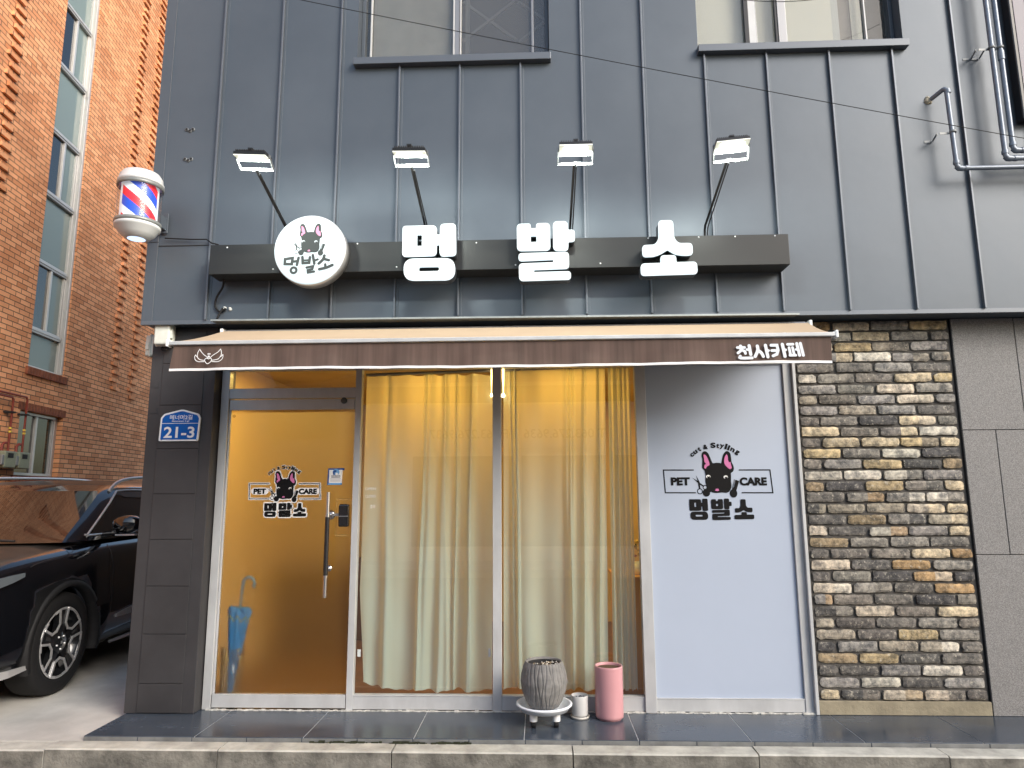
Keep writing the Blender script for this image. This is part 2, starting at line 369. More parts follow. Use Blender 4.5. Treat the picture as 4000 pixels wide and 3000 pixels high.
for i in range(len(jx)*2-2):
    xa = jx[0]+(jx[-1]-jx[0])*i/(len(jx)*2-2); xb_ = jx[0]+(jx[-1]-jx[0])*(i+1)/(len(jx)*2-2); st.box(xa+.003, xb_-.003, -.5405, -.5378, .029, .0555, 2)
stp = st.build('step', [SLATE, SILI, mat('tile_edge',(.15,.155,.155,1),.6,var=.3,vscale=9)], bevel=.0015)
tag(stp, 'dark slate tiled step running along the shopfront', 'step', kind='structure')
ms = MB()
for i in range(60):
    x = rng.uniform(-1.45,-.45); w = rng.uniform(.01,.05); ms.box(x, x+w, -.5455-rng.uniform(.002,.012), -.538, .028, .034+rng.uniform(0,.012))
MOSS = mat('moss', (.020,.024,.010,1), .95, var=.6, vscale=50)
tag(ms.build('moss', MOSS), 'dark moss in the gap between step and kerb', 'moss', kind='stuff')
# street and the far side, behind the camera (seen only in reflections)
fs_ = MB().box(-12,12,-11.2,-9.3,-.139,.02).build('far_pavement', CONC); tag(fs_, 'pavement on the far side of the street', 'pavement', kind='structure')

# =================================================================== SHOP BUILDING
B = thing('shop_building', 'dark grey metal clad shop with warm lit windows, rough brick and granite', 'building')
CY = -.22
seams = [-2.453+.4695*i for i in range(15)]
def panels():
    m = MB(); XR = 4.35; top = 8.2; zb = 2.825
    # front sheet with two window openings
    W = [(-1.386,.120,4.915,7.0),(1.262,2.815,4.935,7.0)]
    xsn = [-2.935,-1.386,.120,1.262,2.815,XR]; zs = [zb,4.915,4.935,7.0,top]
    for i in range(len(xsn)-1):
        for j in range(len(zs)-1):
            cx, cz = (xsn[i]+xsn[i+1])/2, (zs[j]+zs[j+1])/2
            if any(w[0]<cx<w[1] and w[2]<cz<w[3] for w in W): continue
            m.quad((xsn[i],CY,zs[j]),(xsn[i+1],CY,zs[j]),(xsn[i+1],CY,zs[j+1]),(xsn[i],CY,zs[j+1]))
    m.quad((-2.935,7,zb),(-2.935,CY,zb),(-2.935,CY,top),(-2.935,7,top)); m.quad((XR,CY,zb),(XR,7,zb),(XR,7,top),(XR,CY,top))
    m.quad((-2.935,CY,top),(XR,CY,top),(XR,7,top),(-2.935,7,top)); m.quad((-2.935,7,zb),(XR,7,zb),(XR,CY,zb),(-2.935,CY,zb), 0)
    m.quad((XR,7,zb),(-2.935,7,zb),(-2.935,7,top),(XR,7,top))
    for w in W:    # reveals
        x0,x1,z0,z1 = w; d = CY+.20
        m.quad((x0,CY,z0),(x0,d,z0),(x0,d,z1),(x0,CY,z1)); m.quad((x1,d,z0),(x1,CY,z0),(x1,CY,z1),(x1,d,z1)); m.quad((x0,CY,z0),(x1,CY,z0),(x1,d,z0),(x0,d,z0)); m.quad((x0,d,z1),(x1,d,z1),(x1,CY,z1),(x0,CY,z1))
    # corner trim and its fold
    m.box(-2.945,-2.862,CY-.006,CY,zb-.004,top); m.box(-2.8635,-2.8605,CY-.008,CY,zb,top,1)
    m.box(-2.945,XR,CY-.008,CY+.02,zb-.012,zb+.018,1)
    for i, x in enumerate(seams):
        if x > XR-.05: break
        segs = [(zb+.018, top)]
        if -1.43 < x < .16: segs = [(zb+.018, 4.855),(7.0,top)]
        if 1.24 < x < 2.85: segs = [(zb+.018, 4.885),(7.0,top)]
        if x < -1.43 and x > -1.50: segs = [(zb+.018, top)]
        for a0,b0 in segs:
            m.box(x-.0065, x+.0065, CY-.026, CY, a0, b0, 1); m.box(x+.0065, x+.026, CY-.004, CY, a0, b0, 0)
    return m
panels().build('cladding', [CLAD, SEAMM], B, bevel=.002)
MB().box(-2.93,-2.858,CY-.0085,CY-.0062,3.455,3.459).box(-2.858,-2.462,CY-.004,CY-.0005,3.424,3.430).build('cladding_joint', DARK, B)
DENT = mat('torn_metal', (.13,.14,.15,1), .5, .5, var=.5, vscale=60)
for (x, z) in ((-2.682,4.371),(-2.679,4.124)):
    h = MB()
    for k, (dx, dz) in enumerate(((-.026,.004),(0,-.006),(.022,.004))):
        h.lathe([(.017,-.002),(.012,-.008),(.002,-.003)], (x+dx, CY, z+dz), 9, 0, axis='Y'); h.lathe([(.009,-.0085),(.0005,-.0086)], (x+dx+.002, CY, z+dz), 7, 1, axis='Y')
    h.build('bolt_hole', [DENT, DARK], B)
# upper windows
def upper_window(name_l, x0, x1, z0, spec):
    fr = thing('window', None, None); fr.parent = B; fr['label'] = name_l
    del_cat = fr
    y = CY+.13; zt = 7.0
    f = MB(); f.box(x0+.002,x0+.03,y-.03,y+.04,z0+.002,zt-.01); f.box(x1-.03,x1-.002,y-.03,y+.04,z0+.002,zt-.01); f.box(x0+.03,x1-.03,y-.03,y+.04,z0+.002,z0+.03)
    f.build('window_frame', spec['fm'], fr, bevel=.002)
    s = MB()
    for a_, b_, yy, mi in spec['stiles']: s.box(a_, b_, yy, yy+.03, z0+.03, zt-.02, mi)
    s.build('sash', [ALUD, ALU, BLACKP], fr, bevel=.002)
    for a_, b_, m_ in spec['panes']: MB().box(a_, b_, y+.002, y+.006, z0+.031, zt-.02).build('pane', m_, fr)
    # screened blind behind
    for a_, b_, m_, yy in spec['blinds']: MB().box(a_, b_, yy, yy+.004, z0+.031, zt-.02).build('blind', m_, fr)
    sl = MB(); sx0, sx1, sz = spec['sill']
    sl.add([(sx0,CY-.055,sz-.058),(sx1,CY-.055,sz-.058),(sx1,CY-.001,sz-.058),(sx0,CY-.001,sz-.058),(sx0,CY-.060,sz-.003),(sx1,CY-.060,sz-.003),(sx1,CY+.18,sz+.012),(sx0,CY+.18,sz+.012)],
           [(0,3,2,1),(4,5,6,7),(0,1,5,4),(1,2,6,5),(3,0,4,7)])
    sl.build('window_sill', SEAMM, fr, bevel=.003)
    return fr
BLGREY = mat('dusty_grey_blind', (.215,.205,.190,1), .9, var=.12, vscale=6, bump=.2, bscale=200)
BLDARK = mat('dim_room_wall', (.030,.033,.040,1), .9, var=.5, vscale=3)
BLCRM = mat('cream_blind', (.62,.58,.50,1), .8, var=.04, vscale=2)
DUSTG = glassy('dusty_glass', (.85,.88,.90,1), .03, .05, .14, (.30,.29,.28,1))
y_ = CY+.13
W1 = upper_window('window with dusty grey blind and a dim pane', -1.386, .120, 4.915, dict(fm=CLAD,
    stiles=[(-1.315,-1.303,y_-.028,1),(-.646,-.634,y_-.028,1),(-.634,-.594,y_-.026,0),(-.590,-.580,y_-.034,1),(-.018,.0,y_-.02,0)],
    panes=[(-1.356,-.60,UPG),(-.60,.09,DUSTG)], blinds=[(-1.303,-.64,BLGREY,y_+.03),(-1.356,-1.315,DARK,y_+.03),(-.58,.09,BLDARK,y_+.35)], sill=(-1.402,.131,4.915)))
# reflected truss modelled as pale bars behind the dim pane
xb = MB(); TRUSSG = mat('truss_reflection_grey', (.13,.125,.12,1), .8)
for (p, q) in (((-.60,5.36),(-.14,5.74)),((-.60,5.74),(-.14,5.36)),((-.13,5.74),(.33,5.36)),((-.13,5.36),(.33,5.74))):
    d = Vector((q[0]-p[0],0,q[1]-p[1])); n = Vector((-d.z,0,d.x)).normalized()*.012
    xb.obox(((p[0]+q[0])/2, y_+.28+.002*len(xb.f), (p[1]+q[1])/2), d/2, (0,.008,0), n)
xb.box(-.58,-.545,y_+.27,y_+.30,4.93,6.9); xb.build('truss_reflection', TRUSSG, W1)
W2 = upper_window('window with drawn cream blinds', 1.262, 2.815, 4.935, dict(fm=CLAD,
    stiles=[(1.665,1.700,y_-.028,2),(1.700,1.755,y_-.02,1),(1.755,1.762,y_-.018,0),(1.905,1.925,y_-.028,2),(1.925,1.931,y_-.036,1),(1.931,1.985,y_-.032,0),(1.985,1.992,y_-.03,1),(2.60,2.612,y_-.02,1)],
    panes=[(1.292,2.785,UPG)], blinds=[(1.294,2.38,BLCRM,y_+.05),(2.38,2.44,mat('grey_blind_edge',(.45,.44,.42,1),.8),y_+.06),(2.44,2.53,mat('brown_blind',(.20,.165,.14,1),.8,var=.2,vscale=5),y_+.07),(2.53,2.61,BLCRM,y_+.05),(2.612,2.785,BLDARK,y_+.15)], sill=(1.255,2.829,4.94)))
# upper room shell keeps the sky out
MB().box(-2.9,4.3,1.5,1.52,4.7,7.3).build('room_back_wall', BLDARK, B)
# ledge (drip flashing) above the awning
MB().add([(-2.36,-.34,2.818),(1.84,-.34,2.800),(1.84,CY-.009,2.824),(-2.36,CY-.009,2.842),(-2.36,-.34,2.806),(1.84,-.34,2.788),(1.84,CY-.009,2.80),(-2.36,CY-.009,2.81)],
         [(0,1,2,3),(7,6,5,4),(0,4,5,1),(1,5,6,2),(3,7,4,0)]).build('drip_ledge', mat('ledge_metal',(.30,.32,.32,1),.4,.4,var=.15,vscale=12), B)
# fascia beam
bm_ = MB(); bm_.box(-2.357,1.771,-.42,CY-.027,3.13,3.352)
bm_.build('sign_beam', BEAM, B, bevel=.003)
sb = MB()
for i in range(14):
    x = -2.2+i*.3+rng.uniform(-.05,.05); z = rng.choice((3.16,3.33,3.34)); MB().lathe([(.0005,-.004),(.005,-.002),(.006,0)], (x,-.4205,z), 8, 0, axis='Y').build('screw', WHITE, B)
# ---- left pillar
p = MB(); p.box(-2.912,-2.415,-.10,.25,.062,2.82); p.build('pillar', PILL, B, bevel=.004)
pl = MB()
zz = [.26,.591,.92,1.246,1.571,1.902,2.226,2.542]
for a0, b0 in zip([.066]+zz, zz+[2.80]): pl.box(-2.820,-2.502,-.1055,-.1005,a0+.0025,b0-.0025)
pl.build('pillar_panel', PILL, B, bevel=.002)
# side wall of the shop along the alley, back and roof over the ground floor
sw = MB(); sw.box(-2.91,-2.75,.25,7,.03,2.82); sw.box(-2.75,4.3,6.8,7,.03,2.82); sw.build('side_wall', PILL, B)
MB().box(-2.412,1.88,-.05,.25,2.535,2.80).build('lintel', DARK, B)
# ---- storefront frame
sf = MB(); y0, y1 = -.005, .055
sf.box(-2.405,-2.345,y0,y1,.062,2.52)         # left post
sf.box(-1.425+.05,-1.328,y0,y1,.062,2.52)       # door jamb
sf.box(-.338,-.274,y0,y1,.062,2.52); sf.box(.722,.800,y0-.012,y1,.062,2.52); sf.box(1.816,1.875,y0,y1,.062,2.52); sf.box(1.875,1.897,y0-.03,y1,.062,2.52)
sf.box(-1.328,-.338,y0+.006,y1,.068,.157); sf.box(-.274,.722,y0+.006,y1,.066,.157); sf.box(.800,1.816,y0+.006,y1,.066,.150)
sf.box(-1.328,-.338,y0+.002,y1,.157,.163); sf.box(-.274,.722,y0+.002,y1,.157,.163); sf.box(.800,1.816,y0+.002,y1,.150,.156)
sf.box(-2.345,-1.375,y0+.004,y1,2.284,2.362)   # transom bar
sf.box(-2.345,1.816,y0,y1,2.50,2.53)
sf.build('storefront_frame', ALU, B, bevel=.0025)
ck = MB()
for i in range(150):
    x = -2.40+i*.0285; 
    if -2.40 < x < 1.86: ck.box(x, x+.0287, -.012-rng.uniform(0,.012), -.0055, .0605, .064+rng.uniform(0,.007))
ck.build('caulk_line', CAULK, B)
# warm timber strip beside the left post
# ---- door leaf
D = thing('door', None, None); D.parent = B; D['label'] = 'glass door with yellow glow, shop logo and long pull handle'
df = MB(); df.box(-2.338,-1.380,.004,.046,2.197,2.276); df.box(-2.338,-1.380,-.001,.048,.075,.163); df.box(-2.343,-2.330,.012,.04,.163,2.197)
df.build('door_rail', ALU, D, bevel=.002)
FROST = bpy.data.materials.new('frosted_glass'); FROST.use_nodes = True
nt = FROST.node_tree; nt.nodes.clear(); o_ = nt.nodes.new('ShaderNodeOutputMaterial')
rf = nt.nodes.new('ShaderNodeBsdfRefraction'); rf.inputs['Roughness'].default_value = .50; rf.inputs['IOR'].default_value = 1.33; rf.inputs[0].default_value = (.95,.93,.88,1)
tl = nt.nodes.new('ShaderNodeBsdfTranslucent'); tl.inputs[0].default_value = (.86,.80,.70,1)
m1 = nt.nodes.new('ShaderNodeMixShader'); m1.inputs[0].default_value = .22; nt.links.new(rf.outputs[0], m1.inputs[1]); nt.links.new(tl.outputs[0], m1.inputs[2])
gl = nt.nodes.new('ShaderNodeBsdfGlossy'); gl.inputs['Roughness'].default_value = .03; frs = facing_fresnel(nt, .05)
m2 = nt.nodes.new('ShaderNodeMixShader'); nt.links.new(frs.outputs[0], m2.inputs[0]); nt.links.new(m1.outputs[0], m2.inputs[1]); nt.links.new(gl.outputs[0], m2.inputs[2])
nt.links.new(m2.outputs[0], o_.inputs[0])
MB().quad((-2.330,.022,.163),(-1.380,.022,.163),(-1.380,.022,2.197),(-2.330,.022,2.197)).build('door_glass', FROST, D)
MB().quad((-2.345,.03,2.362),(-1.375,.03,2.362),(-1.375,.03,2.50),(-2.345,.03,2.50)).build('transom_glass', GLASS, B)
T_door = boxmap((300,772,1747,1080), (-2.162,1.647,-1.620,1.529))
shop_logo(T_door, .0205, 0, 1, 2, border=2).mb.build('door_logo', [BVINYL, PINKV, WVINYL], D)
# handle: steel tube, black grip, round stand-off
xh = -1.535; yh = -.065
hd = MB(); hd.tube([(xh,yh,.836),(xh,yh,.985)], .0135, 16, 0); hd.tube([(xh,yh,1.42),(xh,yh,1.578)], .0135, 16, 0); hd.tube([(xh,yh,.98),(xh,yh,1.425)], .0165, 16, 1)
hd.tube([(xh,yh,1.40),(xh,yh,1.425)], .0175, 16, 0); hd.tube([(xh,yh,.978),(xh,yh,.990)], .0175, 16, 0)
hd.tube([(xh,yh,1.413),(xh,.018,1.413)], .008, 12, 0); hd.tube([(xh,yh,1.03),(xh,.018,1.03)], .008, 12, 0)
hd.lathe([(.0005,.0),(.034,.0),(.034,.008),(.0,.008)], (xh,.011,1.413), 20, 0, axis='Y'); hd.lathe([(.0005,.0),(.022,.0),(.022,.006),(.0,.006)], (xh,.013,1.03), 16, 0, axis='Y')
hd.box(xh+.01,-1.46,-.004,.004,1.405,1.425,0)
hd.build('door_handle', [CHROMEW, BLACKP], D)
lk = MB(); lk.box(-1.468,-1.392,-.032,.018,1.328,1.492); lk = lk.build('door_lock', mat('gloss_black',(.010,.010,.011,1),.12,coat=.5), D, bevel=.012, seg=3)
MB().box(-1.462,-1.395,-.0335,-.0318,1.402,1.408).build('lock_seam', ALUD, D)
lf = MB(); GOLD = mat('film_edge', (.62,.46,.20,1), .3, .5)
for b_ in ((-1.49,-1.40,.0205,.0215,1.522,1.526),(-1.495,-1.40,.0205,.0215,1.262,1.266),(-1.497,-1.494,.0205,.0215,1.266,1.522)): lf.box(*b_)
lf.build('film_edge', GOLD, D)
MB().lathe([(.0005,-.014),(.020,-.013),(.024,-.006),(.024,0)], (-1.462,.004,2.262), 18, 0, axis='Y').build('door_stop', mat('grey_rubber',(.07,.08,.08,1),.5), D)
# certificate sticker
BLU = mat('blue_print', srgb(28,72,140), .4); LBL = mat('light_blue_print', srgb(110,165,215), .4); GRYT = mat('grey_print', (.22,.24,.27,1), .5)
TS = boxmap((1660,345,1958,640), (-1.574,1.756,-1.447,1.632))
mk = Mark(TS, .0205); mk.fill([rounded([(1672,348),(1958,345),(1958,390),(1925,380),(1925,640),(1660,640)],12)], 0); mk.fill([[(1665,636),(1695,604),(1925,604),(1912,636)]], 1)
mk.fill([[(1693,374),(1928,376),(1922,606),(1690,606)]], 2); mk.ellipse((1813,415), 60, 58, 1); mk.fill([smooth_closed([(1757,440),(1760,400),(1795,380),(1820,392),(1815,410),(1790,420),(1785,460),(1770,466)])], 0)
mk.ellipse((1825,448),22,22,2); mk.fill([[(1732,468),(1888,466),(1886,512),(1732,514)]], 3); put_text(mk, 'FEAR FREE', 1740, 474, 1880, 500, 2, .01)
for yy in (532,554,574): mk.stroke([(1718,yy),(1898,yy-1)], 6, 3)
mk.mb.build('sticker', [BLU, LBL, WVINYL, GRYT], D)
mk = Mark(boxmap((0,0,10,10),(-2.318,2.165,-2.296,2.143)), .0205); mk.stroke([(5+4.5*math.cos(t*math.pi/6),5+4.5*math.sin(t*math.pi/6)) for t in range(12)], 1, 0, closed=True); mk.stroke([(3,7),(5,3),(7,7)], 1.2, 0); mk.mb.build('safety_mark', mat('brown_print',(.12,.07,.02,1),.5), D)
# ---- display windows
for (xa, xb_) in ((-1.328,-.338),(-.274,.722)):
    MB().quad((xa,.024,.163),(xb_,.024,.163),(xb_,.024,2.50),(xa,.024,2.50)).build('display_glass', GLASS, B)
FWV = mat('faded_white_vinyl',(.75,.77,.76,1),.5)
for t_, a_, nm_ in (('OPEN',(2,2,98,13),'open_lettering'),('CLOSES',(4,34,98,45),'closes_lettering'),('휴무',(52,76,98,94),'closed_day_lettering')):
    mk = Mark(boxmap((0,0,100,100),(-1.290,1.615,-1.205,1.445)), .0225); put_text(mk, t_, *a_, 0, .01); mk.mb.build(nm_, FWV, B)
# ---- white panel
wp = MB().box(.802,1.814,.014,.045,.156,2.50).build('white_panel', WHITEP, B)
shop_logo(boxmap((300,772,1747,1080), (.911,1.729,1.694,1.556)), .0128, 0, 1, 2).mb.build('panel_logo', [BVINYL, PINKV, WVINYL], wp)
# ---- rough vintage brick wall
VB = bpy.data.materials.new('vintage_brick'); VB.use_nodes = True; nt = VB.node_tree; p_ = nt.nodes['Principled BSDF']; p_.inputs['Roughness'].default_value = .9
at = nt.nodes.new('ShaderNodeVertexColor'); at.layer_name = 'tone'
tc = nt.nodes.new('ShaderNodeTexCoord'); n1 = nt.nodes.new('ShaderNodeTexNoise'); n1.inputs['Scale'].default_value = 21; n1.inputs['Detail'].default_value = 9; n1.inputs['Roughness'].default_value = .7
nt.links.new(tc.outputs['Object'], n1.inputs['Vector'])
r1 = nt.nodes.new('ShaderNodeValToRGB'); r1.color_ramp.elements[0].position = .38; r1.color_ramp.elements[1].position = .66; r1.color_ramp.elements[0].color = (.38,.39,.41,1); r1.color_ramp.elements[1].color = (1.55,1.5,1.42,1)
nt.links.new(n1.outputs[0], r1.inputs[0])
mx = nt.nodes.new('ShaderNodeMix'); mx.data_type = 'RGBA'; mx.blend_type = 'MULTIPLY'; mx.inputs[0].default_value = 1
nt.links.new(at.outputs[0], mx.inputs[6]); nt.links.new(r1.outputs[0], mx.inputs[7])
n2 = nt.nodes.new('ShaderNodeTexNoise'); n2.inputs['Scale'].default_value = 34; n2.inputs['Detail'].default_value = 10; n2.inputs['Roughness'].default_value = .75; nt.links.new(tc.outputs['Object'], n2.inputs['Vector'])
r2 = nt.nodes.new('ShaderNodeValToRGB'); r2.color_ramp.elements[0].position = .55; r2.color_ramp.elements[1].position = .68; nt.links.new(n2.outputs[0], r2.inputs[0])
mx2 = nt.nodes.new('ShaderNodeMix'); mx2.data_type = 'RGBA'; nt.links.new(r2.outputs[0], mx2.inputs[0]); nt.links.new(mx.outputs[2], mx2.inputs[6]); mx2.inputs[7].default_value = (.50,.46,.38,1)
nt.links.new(mx2.outputs[2], p_.inputs['Base Color'])
bp = nt.nodes.new('ShaderNodeBump'); bp.inputs['Strength'].default_value = .9; bp.inputs['Distance'].default_value = .006; nt.links.new(n2.outputs[0], bp.inputs['Height']); nt.links.new(bp.outputs[0], p_.inputs['Normal'])
MORT = mat('dark_mortar', (.075,.070,.064,1), .95, var=.2, vscale=9, bump=.5, bscale=80)
def vintage():
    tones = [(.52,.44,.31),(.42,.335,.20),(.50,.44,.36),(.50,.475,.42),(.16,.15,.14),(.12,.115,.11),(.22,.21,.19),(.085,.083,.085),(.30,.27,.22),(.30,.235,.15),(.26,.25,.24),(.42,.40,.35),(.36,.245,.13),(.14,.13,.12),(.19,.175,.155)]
    me = MB(); cols = []
    x0, x1 = 1.918, 3.032; pitch = .0783; L = .2795; g_ = .012
    row = 0; z = .152
    while z < 2.80:
        off = 0 if row % 2 else -.1397
        x = x0 + off
        while x < x1-.02:
            a0 = max(x, x0)+rng.uniform(0,.006); b0 = min(x+L-g_, x1)-rng.uniform(0,.006)
            if b0-a0 > .04:
                h = pitch-g_+rng.uniform(-.004,.003); zb = z+.007+rng.uniform(-.002,.002); yf = -.020-rng.uniform(0,.012)
                nx, nz = max(3, int((b0-a0)/.022)), 4
                # front grid with rounded uneven rim
                vs = []; 
                sk = rng.uniform(-.004,.004)
                for j in range(nz+1):
                    for i in range(nx+1):
                        u, v = i/nx, j/nz
                        X = a0+(b0-a0)*u; Z = zb+h*v+sk*(u-.5)
                        e = min(u*(b0-a0), (1-u)*(b0-a0), v*h, (1-v)*h)
                        inset = .005 if e < 1e-6 else 0
                        if i in (0,nx): X += rng.uniform(-.003,.004)*(1 if i==0 else -1)
                        if j in (0,nz): Z += rng.uniform(-.001,.0045)*(1 if j==0 else -1)
                        if i in (0,nx) and j in (0,nz): X += (.005 if i==0 else -.005)*rng.uniform(0,1.6); Z += (.005 if j==0 else -.005)*rng.uniform(0,1.5)
                        vs.append((X, yf+inset+rng.uniform(-.0012,.0012), Z))
                rim = [i for i in range(nx+1)] + [(j*(nx+1)+nx) for j in range(1,nz+1)] + [nz*(nx+1)+i for i in range(nx-1,-1,-1)] + [j*(nx+1) for j in range(nz-1,0,-1)]
                n0 = len(vs); back = [(vs[k][0], .02, vs[k][2]) for k in rim]
                fs = [(j*(nx+1)+i, j*(nx+1)+i+1, (j+1)*(nx+1)+i+1, (j+1)*(nx+1)+i) for j in range(nz) for i in range(nx)]
                m_ = len(rim); fs += [(rim[k], n0+k, n0+(k+1)%m_, rim[(k+1)%m_]) for k in range(m_)]
                me.add(vs+back, fs, 0, False)
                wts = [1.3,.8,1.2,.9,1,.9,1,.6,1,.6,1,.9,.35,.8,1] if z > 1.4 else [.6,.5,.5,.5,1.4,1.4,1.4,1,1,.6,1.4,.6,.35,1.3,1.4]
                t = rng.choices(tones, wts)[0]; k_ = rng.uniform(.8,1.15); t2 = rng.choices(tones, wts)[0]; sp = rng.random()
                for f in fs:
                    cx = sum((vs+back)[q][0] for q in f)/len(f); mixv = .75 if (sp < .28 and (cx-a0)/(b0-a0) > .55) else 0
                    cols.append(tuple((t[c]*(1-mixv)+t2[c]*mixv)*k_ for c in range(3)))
            x += L
        row += 1; z += pitch
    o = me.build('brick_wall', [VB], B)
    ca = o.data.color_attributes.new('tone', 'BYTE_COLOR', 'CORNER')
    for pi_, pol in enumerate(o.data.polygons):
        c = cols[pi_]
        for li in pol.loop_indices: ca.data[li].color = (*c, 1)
    return o
def corner_fix(): pass
bw = vintage()
MB().box(1.905,3.046,-.008,.16,.150,2.82).build('mortar_bed', MORT, bw)
PLINTH = mat('plinth_render', (.27,.235,.165,1), .9, var=.22, vscale=6, bump=.4, bscale=50)
MB().box(1.899,3.048,-.030,.1,.0615,.150).build('brick_plinth', PLINTH, B, bevel=.003)
# ---- granite cladding
GRAN = mat('granite', (.20,.195,.193,1), .75, var=.55, vscale=190, bump=.3, bscale=200, bdist=.003)
gr = MB()
gx = 3.052
rows = [(.0615,1.120),(1.125,1.994),(1.999,2.82)]
for (a0,b0), cuts in zip(rows, ([gx,3.75,4.35],[gx,3.286,4.05,4.35],[gx,3.503,4.20,4.35])):
    for c0, c1 in zip(cuts[:-1], cuts[1:]): gr.box(c0+.003, c1-.003, -.030, .1, a0, b0)
gr.build('granite_wall', GRAN, B, bevel=.002); MB().box(3.049,4.35,-.018,.12,.0612,2.82).build('granite_joint_bed', DARK, B)
# ---- interior of the shop
WALLI = mat('interior_plaster', (.66,.50,.26,1), .8, var=.08, vscale=1.5)
FLOORI = mat('interior_floor', (.16,.08,.035,1), .5, var=.3, vscale=3)
it = MB(); X0, X1, Y0, Y1, Z0, Z1 = -2.60, 1.95, .30, 3.4, .062, 2.68
it.quad((X0,Y1,Z0),(X1,Y1,Z0),(X1,Y1,Z1),(X0,Y1,Z1)); it.quad((X0,.06,Z0),(X0,Y1,Z0),(X0,Y1,Z1),(X0,.06,Z1)); it.quad((X1,Y1,Z0),(X1,.06,Z0),(X1,.06,Z1),(X1,Y1,Z1))
it.quad((X0,.06,Z1),(X0,Y1,Z1),(X1,Y1,Z1),(X1,.06,Z1)); it.quad((X0,.06,Z0),(X1,.06,Z0),(X1,Y1,Z0),(X0,Y1,Z0), 1)
it.box(X0+.002,-1.10,2.3,2.8,Z0+.002,Z0+.8,2)  # low dark block added so the door glass darkens towards the bottom
it.build('interior_room', [WALLI, FLOORI, mat('door_darkening_block',(.10,.045,.02,1),.5)], B)
AMB = mat('timber_door', (.55,.28,.06,1), .45, var=.2, vscale=3, stretch=(4,1,.4))
MB().box(-2.59,-2.50,.07,.12,.07,2.62).build('inner_architrave', AMB, B)

# ---- lamps inside, glowing mullion reflections
LW = (1.0,.65,.17,1)
def ceil_lamp(x, y, e, label):
    t = thing('ceiling_lamp', label, 'lamp', (x,y,2.66), 'warm lamps inside the shop')
    MB().lathe([(.0005,-.03),(.11,-.03),(.13,-.02),(.13,0)], (0,0,0), 24, 0).build('lamp_diffuser', emit('warm_lamp', LW, 12), t)
    ld = bpy.data.lights.new('lamp_light', 'AREA'); ld.shape = 'DISK'; ld.size = .3; ld.energy = e; ld.color = LW[:3]
    lo = bpy.data.objects.new('lamp_light', ld); col.objects.link(lo); lo.parent = t; lo.location = (0,0,-.05)
ceil_lamp(-1.95, .60, 6.5, 'warm ceiling lamp inside above the glass door')
ceil_lamp(-.80, .58, 8, 'warm ceiling lamp inside behind the curtain next to the door')
ceil_lamp(1.35, 2.1, 8, 'added warm lamp hidden behind the white panel to brighten the back wall')  # unseen extra lamp, lifts the back wall behind the curtain gap
ceil_lamp(.25, .58, 8, 'warm ceiling lamp inside behind the curtain near the white panel')
for px_, e_, lab_ in ((-.262,1.0,'glowing streak modelled as a lamp reflection on the right of the centre mullion'),(-.352,.7,'thin glowing streak modelled as a lamp reflection on the left of the centre mullion')):
    pt = thing('mullion_glint', lab_, 'lamp', (px_,.09,2.30), 'modelled lamp reflections beside the mullion')  # glowing ball and streak modelled for a lamp reflection on the mullion
    MB().lathe([(.0005,-.014*e_),(.010*e_,-.010*e_),(.014*e_,0),(.010*e_,.010*e_),(.004,.016)], (0,0,0), 14, 0).build('glint_ball', emit('glint_ball_glow', (1,.78,.42,1), 12), pt)
    MB().tube([(0,0,.014),(0,0,.06),(0,0,.14),(0,0,.37)], [.0025,.004*e_,.008*e_,.006*e_], 8).build('glint_streak', emit('glint_streak_glow',(1,.66,.25,1),5*e_), pt)
# ---- curtains
CURT = bpy.data.materials.new('satin_curtain'); CURT.use_nodes = True; nt = CURT.node_tree; nt.nodes.clear(); o_ = nt.nodes.new('ShaderNodeOutputMaterial')
dp = nt.nodes.new('ShaderNodeBsdfPrincipled'); dp.inputs['Base Color'].default_value = (.54,.67,.61,1); dp.inputs['Roughness'].default_value = .30; dp.inputs['Sheen Weight'].default_value = .4
tl = nt.nodes.new('ShaderNodeBsdfTranslucent'); tl.inputs[0].default_value = (.82,.66,.36,1)
m1 = nt.nodes.new('ShaderNodeMixShader'); m1.inputs[0].default_value = .42; nt.links.new(dp.outputs[0], m1.inputs[1]); nt.links.new(tl.outputs[0], m1.inputs[2])
tr = nt.nodes.new('ShaderNodeBsdfTransparent'); m2 = nt.nodes.new('ShaderNodeMixShader'); m2.inputs[0].default_value = .07
nt.links.new(m1.outputs[0], m2.inputs[1]); nt.links.new(tr.outputs[0], m2.inputs[2]); nt.links.new(m2.outputs[0], o_.inputs[0])
